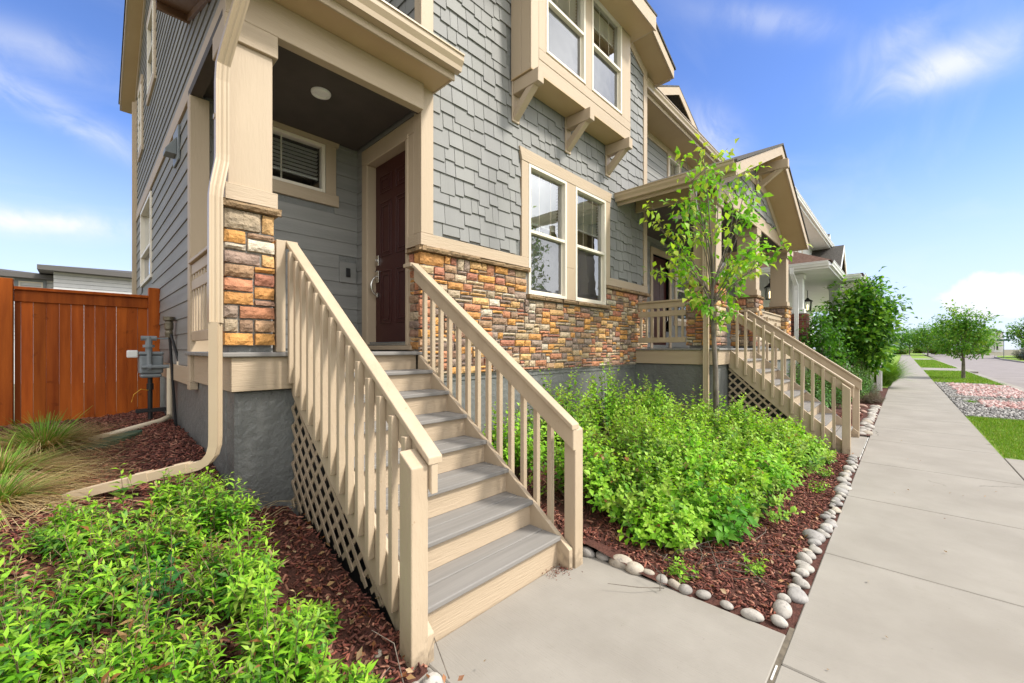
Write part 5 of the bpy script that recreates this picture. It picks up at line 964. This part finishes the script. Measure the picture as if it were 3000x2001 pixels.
for i, ((x, y), lab) in enumerate((((2.56, 1.0), 'small fresh green sprout among the rocks of the walkway edge'), ((2.95, .70), 'tiny weed growing in the bare mulch at the bed corner'), ((5.75, .66), 'bright green weed in the mulch before the far steps'), ((5.1, .62), 'bright weed tuft beside the sidewalk rocks, midway'))):
    shrub('weed', lab, 'weed', (x, y), ground_right, .09, .09, .13, 16, 7, .04, .5, SN, SNT, .2, .3, 'weeds in the mulch', seed=400+i)
# dead twigs below the corner shrub
def twigs(c, n, fz, sp, lab):
    pp = []
    for _ in range(n):
        x, y = c[0]+random.gauss(0, sp), c[1]+random.gauss(0, sp*.6); a = random.uniform(0, 6.28); l = random.uniform(.12, .38); z = fz(x, y); k = random.uniform(.02, .16)
        pp.append(np.array([(x, y, z+.01), (x+math.cos(a)*l*.5+random.gauss(0, .02), y+math.sin(a)*l*.5+random.gauss(0, .02), z+k*.8), (x+math.cos(a)*l, y+math.sin(a)*l, z+k)]))
    o = tubes('twigs', M_bark, None, pp, .0032, .0015, 4); o['kind'] = 'stuff'; return o
twigs((3.0, 1.0), 46, ground_right, .28, ''); twigs((.75, 1.5), 14, ground_left, .2, ''); twigs((.2, 2.0), 26, ground_left, .35, '')
# ornamental grasses
def grass_clump(name, label, c, fz, r, h, n, pal, droop=.8, w=.0045, group=None, cat='ornamental grass'):
    rg = np.random.default_rng(int(abs(c[0]*311+c[1]*57))+5); z0 = fz(*c); t = thing(name, (c[0], c[1], z0), label, cat, group); VV, FF, CC, o = [], [], [], 0
    for i in range(n):
        a = rg.uniform(0, 6.283); q = rg.uniform(0, 1)**.6; b = np.array([c[0]+r*.22*q*math.cos(a), c[1]+r*.22*q*math.sin(a), z0-.02]); hh = h*rg.uniform(.55, 1.08); out = r*q*rg.uniform(.6, 1.25); dr = droop*rg.uniform(.2, 1.1)*q
        straw = pal[0] is not None and False; d = np.array([math.cos(a+rg.normal(0, .3)), math.sin(a+rg.normal(0, .3)), 0]); s = np.array([-d[1], d[0], 0]); pc = pal[rg.integers(0, len(pal))]; dry_ = pc[0] > pc[1]; hh *= .68 if dry_ else .80; out *= 1.35 if dry_ else .7; dr = dr*1.5+.3 if dry_ else dr*1.15; col = np.array(pc)*rg.uniform(.75, 1.2); ww = w*rg.uniform(.7, 1.3)
        for k in range(5):
            f = k/4; p = b+d*out*f**1.6+np.array([0, 0, hh*(f-.55*dr*f**2.6)]); p[2] = max(p[2], z0+.01); e = ww*(1-f*.85); VV += [p-s*e, p+s*e]
        for k in range(4): FF.append((o+2*k, o+2*k+1, o+2*k+3, o+2*k+2)); CC.append(col)
        o += 10
    npmesh('blades', np.array(VV), np.array(FF), M_grass, t, np.array(CC)); return t
STRAW = [(.46, .34, .16), (.38, .27, .12), (.52, .41, .22), (.33, .22, .09)]; GRN = [(.14, .30, .03), (.10, .24, .025), (.22, .38, .05)]
OG = 'straw-and-green ornamental grasses by the fence'
grass_clump('ornamental_grass', 'straw and green ornamental grass clump closest to the fence boards', (-.22, 5.25), ground_left, .50, .50, 1400, STRAW+STRAW+GRN, 1.0, group=OG)
grass_clump('ornamental_grass', 'mostly straw-colored grass clump between the two other clumps', (-.40, 4.55), ground_left, .58, .40, 1400, STRAW*3+GRN, 1.4, group=OG)
grass_clump('ornamental_grass', 'green-tipped grass clump just past the end of the downspout extension', (-.36, 3.85), ground_left, .46, .34, 1300, STRAW*2+GRN, 1.1, group=OG)
def flatstraw(c, n, sp):
    pp = []
    for _ in range(n):
        x, y = c[0]+random.gauss(0, sp), c[1]+random.gauss(0, sp*.7); a = random.gauss(.4, .9); l = random.uniform(.12, .35); z = ground_left(x, y)
        pp.append(np.array([(x, y, z+.012), (x+math.cos(a)*l/2, y+math.sin(a)*l/2, z+.05), (x+math.cos(a)*l, y+math.sin(a)*l, z+.02)]))
    o = tubes('dry_straw', material('straw', (.40, .29, .14), (.55, .44, .25), 20, .8), None, pp, .002, .0012, 3); o['kind'] = 'stuff'
flatstraw((-.52, 4.3), 520, .2); flatstraw((-.5, 3.6), 200, .2); flatstraw((.1, 2.95), 60, .2); flatstraw((.75, 3.15), 14, .08)
# ---------------------------------------------------------------- trees
def tree(name, label, base, limbs, r0, pal, L_, Wr, nleaf, blob=.16, group=None, mat=None, tip=None, sub=3, droop=.35, cat='tree', seed=1, bark=None, rb=.016):
    """limbs: list of point lists (first point on the trunk); limbs[0] is the trunk"""
    rg = np.random.default_rng(seed); t = thing(name, base, label, cat, group); pp, a0, a1, tips = [], [], [], []
    def curve(pts, n=9):
        pts = np.array(pts, float); k = len(pts); s = np.linspace(0, k-1, n); i = np.minimum(s.astype(int), k-2); f = (s-i)[:, None]; m = np.gradient(pts, axis=0); f2, f3 = f*f, f*f*f
        return (2*f3-3*f2+1)*pts[i]+(f3-2*f2+f)*m[i]+(-2*f3+3*f2)*pts[i+1]+(f3-f2)*m[i+1]
    for j, l in enumerate(limbs):
        c = curve(l, 11); pp.append(c); a0.append(r0 if j == 0 else rb*rg.uniform(.8, 1.2)); a1.append(r0*.55 if j == 0 else .003)
        if j == 0: continue
        tips.append((c[-1], c[-1]-c[-3], 1.0)); ln = np.linalg.norm(c[-1]-c[0])
        for s in range(sub):
            k = rg.integers(4, 10); d = unit(unit(c[k]-c[k-1])+rg.normal(0, .55, 3)+np.array([0, 0, .25])); q = c[k]+d*ln*rg.uniform(.16, .36); pp.append(curve([c[k], (c[k]+q)/2+rg.normal(0, .02, 3), q], 5)); a0.append(min(.006, rb*.5)); a1.append(.0018); tips.append((q, q-c[k], .8))
    nt_ = len(tips); w = np.array([q[2] for q in tips]); cnt = np.maximum(3, (nleaf*w/w.sum()).astype(int)); P, D, U, col = [], [], [], []
    for (q, d, _), n in zip(tips, cnt):
        d = unit(d); f = rg.uniform(-1.1, .35, (n, 1)); p = q+d*f*blob*1.5+rg.normal(0, 1, (n, 3))*blob*np.array([.75, .75, .5])*rg.uniform(.3, 1, (n, 1)); P.append(p); o = unit(p-q+rg.normal(0, .05, (n, 3)))
        D.append(unit(o+d*.3+rg.normal(0, .35, (n, 3))-np.array([0, 0, droop]))); U.append(unit(np.array([0, 0, 1.])+rg.normal(0, .35, (n, 3))))
        cc = np.array(pal)[rg.integers(0, len(pal))]*rg.uniform(.8, 1.2, (n, 1)); z = rg.random(n) < .35; cc[z] = np.array(pal)[rg.integers(0, len(pal), z.sum())]
        col.append(cc)
    n = sum(len(x) for x in P); Ln = L_*rg.uniform(.6, 1.15, n)
    tubes('trunk', bark or M_bark, t, pp, a0, a1, 7); leafmesh('foliage', mat or M_leaf, t, np.concatenate(P), np.concatenate(D), np.concatenate(U), Ln, Ln*Wr, np.concatenate(col), .2, .1, .45); return t
FV, RV = np.array([math.cos(TH), math.sin(TH), 0]), np.array([math.sin(TH), -math.cos(TH), 0])
tb = np.array([5.52, 1.75, 0.0]); tk = .00551
def tp(px, py, d=0): return tb+RV*(px-1633)*tk+FV*d+np.array([0, 0, 1.43+(801-py)*tk])
rt = random.Random(5)
br = [[tp(1640, 1045), tp(1640, 880), tp(1634, 760), tp(1630, 700), tp(1634, 640)]]
for (sx, sy, mx, my, ex, ey, d) in [(1631, 715, 1590, 668, 1512, 612, .15), (1630, 700, 1590, 640, 1545, 598, -.2), (1631, 695, 1600, 600, 1520, 505, .25), (1632, 690, 1605, 570, 1545, 500, -.15), (1634, 660, 1612, 500, 1575, 350, .1), (1634, 640, 1618, 480, 1600, 350, -.12), (1634, 640, 1628, 520, 1570, 440, .3),
                               (1634, 640, 1650, 500, 1660, 415, .15), (1635, 650, 1672, 545, 1700, 430, -.1), (1636, 655, 1688, 560, 1738, 445, .15), (1634, 690, 1690, 640, 1780, 575, -.2), (1634, 700, 1690, 655, 1755, 612, .25), (1634, 695, 1660, 640, 1690, 575, -.35), (1633, 690, 1650, 630, 1625, 545, -.35), (1633, 700, 1660, 670, 1715, 640, .05), (1632, 720, 1612, 705, 1590, 685, -.1), (1634, 740, 1650, 730, 1668, 715, .0), (1634, 665, 1640, 560, 1640, 470, .35), (1634, 680, 1600, 620, 1570, 560, .4), (1634, 650, 1690, 520, 1715, 415, .35), (1634, 660, 1670, 610, 1740, 600, .3)]:
    br.append([tp(sx, sy), tp(mx, my, d*.5), tp(ex, ey, d)])
tree('young_tree', 'slender young tree with gray forked trunk and loose bright green leaves before the gabled porch', tuple(tb), br, .036, [(.19, .46, .03), (.25, .52, .04), (.13, .36, .025), (.36, .56, .06), (.42, .52, .08)], .105, .55, 1400, .11, sub=3, seed=3, rb=.0095)
def auto_limbs(base, h, fork, r, n, rg, lean=0, flat=1.0):
    b = np.array(base, float); L0 = [[b, b+(0, 0, fork*.6), b+(rg.normal(0, .05), rg.normal(0, .05), fork), b+(rg.normal(0, .1), rg.normal(0, .1), fork+(h-fork)*.6)]]
    for i in range(n):
        a = i*2.4+rg.uniform(-.4, .4); f = (i+.5)/n; s = b+(0, 0, fork*(.85)+(h-fork)*.5*f); z = fork+(h-fork)*(f**.8)*rg.uniform(.8, 1.05)+.05*h; rr = r*math.sqrt(max(.05, 1-(2*min(1, f*.95)-.75)**2*.8))*rg.uniform(.55, 1.0); e = b+(math.cos(a)*rr, math.sin(a)*rr, z); L0.append([s, (s+e)/2+(0, 0, -.05*h*rg.random()), e])
    return L0
def auto_tree(name, label, base, h, fork, r, n, pal, L_, Wr, nleaf, blob, seed, group=None, mat=None, r0=.06, rb=.025, sub=4):
    rg = np.random.default_rng(seed); return tree(name, label, base, auto_limbs(base, h, fork, r, n, rg), r0, pal, L_, Wr, nleaf, blob, group, mat, sub=sub, seed=seed, rb=rb, droop=.25)
DKG = [(.05, .17, .014), (.07, .22, .018), (.11, .28, .025), (.035, .12, .014)]; MDG = [(.10, .26, .025), (.15, .33, .035), (.07, .20, .018), (.22, .36, .045)]
auto_tree('maple_tree', 'dense dark green multi-stemmed small tree before the white house porch', (17.0, .95, 0), 3.35, .95, 1.0, 46, DKG+[(.16, .34, .03), (.20, .38, .04)], .17, .6, 8500, .26, 11, r0=.07)
auto_tree('maple_tree', 'lower dark green small tree beside the brick pier', (14.6, 1.75, 0), 2.35, .3, .8, 20, DKG, .12, .6, 3200, .22, 12, r0=.05)
rb_ = [((10.7, 1.55), .55, .5, .95, 'dark leafy shrub with reddish blooms behind the far porch railing'), ((12.2, 1.35), .6, .5, 1.05, 'dark green shrub just beyond the far porch steps'), ((13.6, 1.15), .6, .45, 1.0, 'dark shrub before the white picket fence'), ((15.2, .95), .6, .4, .95, 'dark green shrub spilling over the picket fence'), ((12.6, 2.1), .7, .6, 1.35, 'taller dark shrub at the corner of the gabled porch')]
fl = lambda x, y: .03
for i, (c, rx, ry, h, lab) in enumerate(rb_):
    shrub('dark_shrub', lab, 'shrub', c, fl, rx, ry, h, 260, 18, .062, .6, DKG+[(.08, .17, .03)], None, .4, .7, 'dark shrubs beyond the far steps', mat=M_leafd, seed=500+i, tmin=.15)
shrub('lavender_plant', 'low gray-brown lavender clump at the bed end by the sidewalk', 'plant', (14.2, .62), fl, .5, .28, .30, 260, 10, .05, .22, [(.16, .12, .10), (.20, .17, .14), (.12, .12, .07)], None, .6, .4, seed=520); shrub('lavender_plant', 'silvery low plant at the foot of the picket fence', 'plant', (15.9, .75), fl, .4, .3, .5, 160, 12, .06, .25, [(.22, .27, .22), (.14, .2, .12)], None, .6, .4, seed=521)
grass_clump('feathery_plant', 'bright feathery green clump leaning over the sidewalk beyond the picket fence', (20.6, .62), fl, 1.15, 1.5, 4200, [(.16, .34, .03), (.24, .42, .05), (.11, .25, .025)], 1.0, .009, cat='plant')
grass_clump('feathery_plant', 'second feathery green clump farther along the sidewalk', (25.0, 1.1), fl, 1.1, 1.15, 1300, [(.16, .32, .03), (.22, .38, .05), (.11, .24, .025)], .9, .010, cat='plant')
shrub('rose_shrub', 'rusty brown-tipped shrub beyond the feathery clumps', 'shrub', (33, 1.6), fl, 2.2, 1.2, 1.7, 260, 14, .14, .6, [(.20, .12, .05), (.14, .16, .04), (.26, .17, .08)], None, .5, .6, seed=530)
# picket fence
PF = thing('picket_fence', (18.6, .55, 0), 'white picket fence end with square post at the sidewalk edge', 'fence')
m = MB(); m.box(18.52, 18.66, .53, .67, 0, 1.02); m.box(18.50, 18.68, .51, .69, 1.02, 1.06); m.build('post', M_white, PF, .008)
m = MB(); m.box(18.57, 18.61, .68, 2.4, .2, .28); m.box(18.57, 18.61, .68, 2.4, .75, .83); m.build('rail', M_white, PF)
m = MB(); m.prism([(.74, .06), (.83, .06), (.83, .92), (.785, .97), (.74, .92)], YZ, 18.55, 18.569); o = m.build('picket', M_white, PF, .003); copies(o, [(0, .145*k, 0) for k in range(1, 12)])
# street trees and far planting
def far_tree(x, y, h, r, lab, seed, pal=MDG, n=1500, L_=.35, fork=None, name='street_tree', grp='street trees'):
    return auto_tree(name, lab, (x, y, 0), h, fork or h*.3, r, 26, pal, L_, .6, n, r*.22, seed, grp, r0=h*.018, rb=h*.006, sub=3)
auto_tree('street_tree', 'young street tree standing in the grass strip between sidewalk and road', (29.56, -2.09, 0), 3.25, 1.1, 1.2, 34, MDG, .15, .6, 3600, .22, 41, 'street trees', r0=.075, rb=.02)
for i, (x, y, h, r, lab) in enumerate([(62, 4.5, 5.2, 2.4, 'leaning green tree beyond the rusty shrub along the sidewalk'), (75, 6.5, 6.5, 3.0, 'pale green tree far along the house side of the sidewalk'), (128, -7, 7.5, 4.0, 'far green tree at the bend of the road'), (118, -3.5, 6.0, 3.2, 'far pale green tree where the sidewalk ends'), (140, -1, 6.2, 4.2, 'broad green tree behind the end of the sidewalk'), (146, 6, 7, 4.5, 'broad bushy tree far beyond the last lawn'), (98, -13.8, 6.0, 2.6, 'green tree across the road before the balcony house'), (150, -13, 6.5, 4, 'green tree beside the balcony house'), (84, -12.6, 3.2, 1.9, 'round dark green tree across the road on the verge'), (155, 16, 8, 5, 'tall hazy green tree at the far end')]):
    far_tree(x, y, h, r, lab, 60+i, n=2600, L_=.16*r**.8, pal=MDG if i % 2 else DKG+MDG)
hedge = [((150+7*k, 1+3.5*k-11*(k % 3)), 3.4, 2.6, 2.2+.5*(k % 2)) for k in range(6)]
for i, ((x, y), rx, ry, h) in enumerate(hedge):
    shrub('hedge_shrub', ['brownish green hedge shrub closing the end of the street', 'pale hedge shrub at the end of the street beneath the broad tree', 'low hedge shrub by the road bend', 'hedge shrub behind the last lawn square', 'rounded hedge shrub far past the sidewalk end', 'yellow-green hedge shrub beyond the far trees'][i], 'shrub', (x, y), fl, rx, ry, h, 260, 14, .5, .6, MDG+[(.2, .17, .05)], None, .5, .6, 'hedge shrubs at the end of the street', seed=600+i, stem=.02)
shrub('blue_shrub', 'blue-gray evergreen shrub across the road at the picture edge', 'shrub', (80, -11.2), fl, 1.6, 1.4, 1.9, 300, 16, .22, .3, [(.12, .17, .18), (.16, .21, .23), (.09, .13, .13)], None, .5, .5, seed=640, stem=.01)
grass_clump('verge_grass', 'low yellow-green grass tuft on the curb end of the gravel strip', (24.4, -2.6), lambda x, y: 0, .5, .22, 300, GRN, .8, .006); grass_clump('verge_grass', 'small weed tuft in the gray gravel by the strip edging', (16.3, -1.3), lambda x, y: 0, .25, .15, 120, GRN, .8, .006)
def blades(x0, x1, y0, y1, n, h, w):
    P = np.c_[RNG.uniform(x0, x1, n), RNG.uniform(y0, y1, n), np.full(n, -.012)]; a = RNG.uniform(0, 6.28, n); l = RNG.normal(0, .45, (n, 2))*h; s = np.c_[np.cos(a), np.sin(a), np.zeros(n)]*w; hh = h*RNG.uniform(.5, 1.2, n)
    V = np.stack([P-s, P+s, P+np.c_[l, hh]], 1).reshape(-1, 3); F = np.arange(3*n).reshape(-1, 3); pal = np.array([(.14, .28, .02), (.20, .35, .03), (.11, .21, .016), (.40, .36, .13)]); q = RNG.choice(4, n, p=[.4, .32, .2, .08])
    o = npmesh('lawn_grass', V, F, M_grass, None, pal[q]*RNG.uniform(.75, 1.25, (n, 1))); o['kind'] = 'stuff'
blades(8.40, 13.0, -2.4, -.96, 26000, .045, .004); blades(25.4, 38.98, -2.86, -.96, 16000, .06, .010); blades(44.3, 75.8, -2.86, -.96, 9000, .08, .02)
# ================================================================ white house
H3 = thing('white_house', (20, 1.9, 0), 'white house with deep wrap porch, brick pier bases and brown shingled roof', 'house')
m = MB(); m.box(13.9, 34, 4.4, 10, 0, 3.9); m.box(15.0, 34, 3.25, 10, 3.9, 6.3); m.build('wall', M_wside, H3)
m = MB(); m.box(13.9, 30, 1.98, 4.4, .0, .95); m.build('porch_floor', M_conc, H3)
for i, x in enumerate((14.35, 17.6, 20.2, 23.0)):
    y0 = 2.02 if i == 0 else 1.5
    b = MB(); b.box(x, x+.44, y0, y0+.5, .0, 2.46, col=(.2, .18, .16)); o = b.build('pier', M_mort, H3); v = MB(); r_ = random.Random(i)
    for M_, a0, a1 in ((FX(x), y0, y0+.5), (FY(y0), x, x+.44)):
        z = .3; row = 0
        while z < 2.4:
            a = a0-(.1 if row % 2 else 0)
            while a < a1-.01:
                p, q = max(a, a0)+.006, min(a+.2, a1)-.006
                if q > p+.02: c = r_.choice([(.20, .065, .045), (.15, .05, .04), (.25, .09, .06), (.10, .045, .04)]); v.box(p, q, 0, .012, z+.005, z+.062, M_, c)
                a += .2
            z += .067; row += 1
    v.build('brickwork', M_brick, o, norm=False); c = MB(); c.box(x+.09, x+.35, y0+.1, y0+.36, 2.46, 3.62); c.box(x+.05, x+.39, y0+.06, y0+.40, 2.46, 2.60); c.box(x+.05, x+.39, y0+.06, y0+.40, 3.46, 3.6); c.build('column', M_white, H3, .006)
out_ = [(13.85, 4.4), (13.85, 1.46), (16.9, 1.46), (16.9, .98), (26, .98), (26, 4.4)]
m = MB(); m.poly([(x, y, 3.62) for x, y in out_], [(0, 1, 2, 3, 4, 5)]); m.build('porch_soffit', M_white, H3, norm=False)
for p, q, o_ in (((13.85, 4.4), (13.85, 1.46), (-1, 0, 0)), ((13.85, 1.46), (16.9, 1.46), (0, -1, 0)), ((16.9, 1.46), (16.9, .98), (-1, 0, 0)), ((16.9, .98), (26, .98), (0, -1, 0))):
    gutter(H3, (*p, 3.80), (*q, 3.80), o_, mat=M_white, h=.13); f = MB(); f.bar((*p, 3.675), (*q, 3.675), .022, .13); f.build('fascia_board', M_white, H3)
m = MB(); m.poly([(13.8, 1.40, 3.81), (16.85, 1.40, 3.81), (16.85, .92, 3.81), (26, .92, 3.81), (26, 3.25, 4.75), (15, 3.25, 4.75), (15, 4.4, 4.75), (13.8, 4.4, 3.81)], [(0, 1, 5), (1, 2, 4, 5), (2, 3, 4), (0, 5, 6, 7)]); m.build('porch_roof', material('brown_roof_shingle', (.10, .055, .04), (.17, .10, .075), 20, .9, .5, 40), H3, norm=False)
m = MB(); m.box(14.6, 31.0, 2.55, 2.6, 6.25, 6.42); m.build('fascia_board', M_white, H3); m = MB(); m.box(14.6, 31.0, 2.6, 3.3, 6.24, 6.26); m.box(14.6, 15, 3.3, 10, 6.24, 6.26); m.build('soffit', M_white, H3); gutter(H3, (14.6, 2.548, 6.45), (31.0, 2.548, 6.45), (0, -1, 0), mat=M_white); m = MB(); slab(m, (14.5, 2.5, 6.46), (31, 2.5, 6.46), (31, 7, 8.4), (14.5, 7, 8.4), .05); m.build('roof', M_roof, H3)
for x in (16.0, 17.6, 19.2, 20.8): window(H3, FY(3.25), x, x+1.1, 4.85, 6.1, 5.5, 0, 0, .07, .03, blind=5.6); casing(H3, FY(3.25), x, x+1.1, 4.85, 6.1, .1, .12, 0, 0, (.02, .1), .03)
m = MB(); m.ribbed([(13.79, 2.28, 3.70), (13.79, 2.28, 3.55), (14.05, 2.22, 3.25), (14.09, 2.22, 3.1), (14.09, 2.22, .1)], .09, .07, (0, 1, 0)); m.build('downspout', M_white, H3)
def dormer(g, xl, xa, xr, ze, za, yb, col, nm):
    r = MB(); slab(r, (xl-.1, g-.15, ze), (xa, g-.15, za), (xa, yb, za), (xl-.1, yb, ze), .06); slab(r, (xa, g-.15, za), (xr+.1, g-.15, ze), (xr+.1, yb, ze), (xa, yb, za), .06); o = r.build('gable_roof', M_roof, H3)
    f = MB(); f.prism([(xa, za-.26), (xr+.1, ze-.24), (xr+.1, ze-.02), (xa, za-.03)], XZ, g-.17, g-.13); f.prism([(xl-.1, ze-.24), (xa, za-.26), (xa, za-.03), (xl-.1, ze-.02)], XZ, g-.17, g-.13); f.build('fascia_board', M_white, o); w = MB(); w.prism([(xl, ze-1.3), (xr, ze-1.3), (xr, ze-.1), (xa, za-.15), (xl, ze-.1)], XZ, g, g+.1); w.build('gable_wall', col, o)
dormer(2.2, 23.4, 24.9, 26.2, 4.95, 6.35, 6, material('yellow_siding', (.42, .33, .13), (.46, .37, .16), 4), 'a'); dormer(3.9, 34.5, 36.2, 37.6, 7.6, 9.5, 8, M_white, 'b')
m = MB(); m.box(14.9, 18, 1.75, 1.80, 1.1, 1.95); m.build('porch_skirt', M_gside, H3)
for (x, y, z) in ((18.7, 2.6, 2.85), (14.7, 3.0, 2.98)):
    ln = thing('lantern', (x, y, z), ('black glass lantern hanging on the white house porch beside the brick pier' if x > 16 else 'black glass lantern seen between the gabled porch columns'), 'lantern', 'porch lanterns'); b = MB()
    for sx in (-1, 1):
        for sy in (-1, 1): b.bar((x+sx*.085, y+sy*.085, z), (x+sx*.11, y+sy*.11, z+.34), .018, .018)
    b.box(x-.10, x+.10, y-.10, y+.10, z-.03, z); b.lathe((x, y, z+.34), [(.17, 0), (.165, .02), (.05, .10), (.03, .14), (.012, .15), (.012, (3.6-z-.34))], 8); b.build('frame', M_black, ln)
    g = MB(); g.lathe((x, y, z+.02), [(.022, 0), (.022, .12), (.03, .16), (.015, .21), (.002, .22)], 10); g.build('bulb', bulb, ln) if 'bulb' in globals() else None
    if 'bulb' not in globals():
        bulb = bpy.data.materials.new('lit_bulb'); bulb.use_nodes = True; e = bulb.node_tree.nodes['Principled BSDF']; e.inputs['Emission Color'].default_value = (1, .75, .4, 1); e.inputs['Emission Strength'].default_value = 1.2; g.build('bulb', bulb, ln)
# ================================================================ houses behind the fence, far and across the street
H4 = thing('gray_house', (2, 31, 0), 'pale gray house with low hipped roof rising beyond the wooden fence', 'house')
m = MB(); m.box(-.95, 9, 30, 40, -.3, 5.2); m.box(-9, -.951, 31.5, 40, -.3, 4.95); m.build('wall', M_gside, H4)
m = MB(); z = 2.0
while z < 5.1: m.box(-.951, 9, 29.985, 29.999, z, z+.012); m.box(-9, -.96, 31.485, 31.499, z-.1, z-.088); z += .19
m.build('siding_joint', M_found, H4)
def hip(x0, x1, y0, y1, z, rise, th=.22):
    k = MB(); d = (y1-y0)/2; a = [(x0, y0, z), (x1, y0, z), (x1, y1, z), (x0, y1, z)]; r0, r1 = (x0+d, (y0+y1)/2, z+rise), (x1-d if x1-d > x0+d else x0+d+.1, (y0+y1)/2, z+rise); k.poly(a+[r0, r1], [(0, 1, 5, 4), (2, 3, 4, 5), (1, 2, 5), (3, 0, 4)]); o = k.build('roof', M_roof, H4)
    f = MB(); f.box(x0, x1, y0, y1, z-th, z-.004); f.build('fascia_board', material('dark_fascia', (.09, .085, .08), rough=.6), o)
hip(-1.45, 10, 29.4, 41, 5.40, 1.0); hip(-10, -.6, 30.9, 41, 5.12, .8)
window(H4, FY(31.5), -2.15, -1.35, 3.9, 4.78, 4.35, 0, 0, .06, .04, blind=4.36); m = MB(); m.box(-2.27, -2.15, 0, .05, 3.8, 4.9, FY(31.5)); m.box(-1.35, -1.23, 0, .05, 3.8, 4.9, FY(31.5)); m.box(-2.15, -1.35, 0, .05, 4.78, 4.9, FY(31.5)); m.build('window_casing', M_meter, H4)
H5 = thing('balcony_house', (280, -28.4, 0), 'far white house with arched roof and railed upper balcony at the road bend', 'house')
bx_ = 280; by_ = -28.4
m = MB(); m.box(bx_, bx_+8, by_-3.2, by_+3.2, 0, 8.6); m.box(bx_-2.6, bx_, by_-2.7, by_+2.7, 5.6, 6.1); m.build('wall', M_white, H5)
m = MB()
for k in range(4): m.box(bx_-2.5, bx_-2.1, by_-2.6+k*1.6, by_-2.2+k*1.6, 0, 5.6)
for k in range(4): m.box(bx_-2.5, bx_-2.15, by_-2.6+k*1.6, by_-2.25+k*1.6, 6.1, 8.6)
m.build('column', M_white, H5); m = MB()
for k in range(20): m.box(bx_-2.55, bx_-2.45, by_-2.6+k*.27, by_-2.48+k*.27, 6.1, 7.0)
m.box(bx_-2.6, bx_-2.4, by_-2.7, by_+2.7, 7.0, 7.15); m.build('balcony_railing', M_white, H5)
m = MB(); pr = [(by_-3.3+6.6*k/12, 8.6+1.3*math.sin(math.pi*k/12)) for k in range(13)]; m.prism(pr+[(y, z-.35) for y, z in pr[::-1]], YZ, bx_-3, bx_+8); m.build('roof', M_meter, H5)
m = MB()
for y_, z_ in ((-1.6, 6.3), (.6, 6.3), (-1.8, 1.0), (.7, 1.0)): m.box(bx_-.1, bx_, by_+y_, by_+y_+1.1, z_, z_+1.9)
m.build_each('window', M_black, H5)
H6 = thing('row_house', (95, -22, 0), 'distant dark-roofed white house across the road at the picture edge', 'house')
m = MB(); m.box(95, 110, -24, -15.5, 0, 4.2); m.build('wall', M_wside, H6); m = MB(); slab(m, (94.4, -24.5, 4.2), (94.4, -15, 4.2), (102, -15, 6.4), (102, -24.5, 6.4), .2); slab(m, (102, -24.5, 6.4), (102, -15, 6.4), (110.6, -15, 4.2), (110.6, -24.5, 4.2), .2); m.build('roof', M_roof, H6); m = MB(); m.box(94.9, 95, -18, -16.6, 1, 2.6); m.box(94.9, 95, -21, -19.6, 1, 2.6); m.build('window', M_black, H6)
SG = thing('street_sign', (96, -10.9, 0), 'green street name sign on a slim post across the road', 'sign'); m = MB(); m.tube([(96, -10.9, 0), (96, -10.9, 2.9)], .04, 8); m.build('post', M_meter, SG); m = MB(); m.bar((96.3, -11.6, 2.75), (95.7, -10.2, 2.75), .03, .26); m.build('sign_blade', M_green_plastic, SG)
# seen only as reflections in the windows: houses and trees across the street
auto_tree('street_tree', 'tall tree across the road, mirrored in the lower windows', (14.5, -10.8, 0), 7.0, 2.2, 2.2, 30, DKG, .22, .6, 2600, .45, 90, 'street trees', r0=.1, rb=.03)
H7 = thing('brown_house', (34, -24, 0), 'house across the road mirrored in the stone-wall windows', 'house')
m = MB(); m.box(26, 44, -30, -20, 0, 6.2); m.build('wall', M_soff, H7); m = MB(); slab(m, (25, -31, 6.2), (45, -31, 6.2), (45, -25, 8.6), (25, -25, 8.6), .2); slab(m, (25, -25, 8.6), (45, -25, 8.6), (45, -19.3, 6.2), (25, -19.3, 6.2), .2); m.build('roof', M_roof, H7)
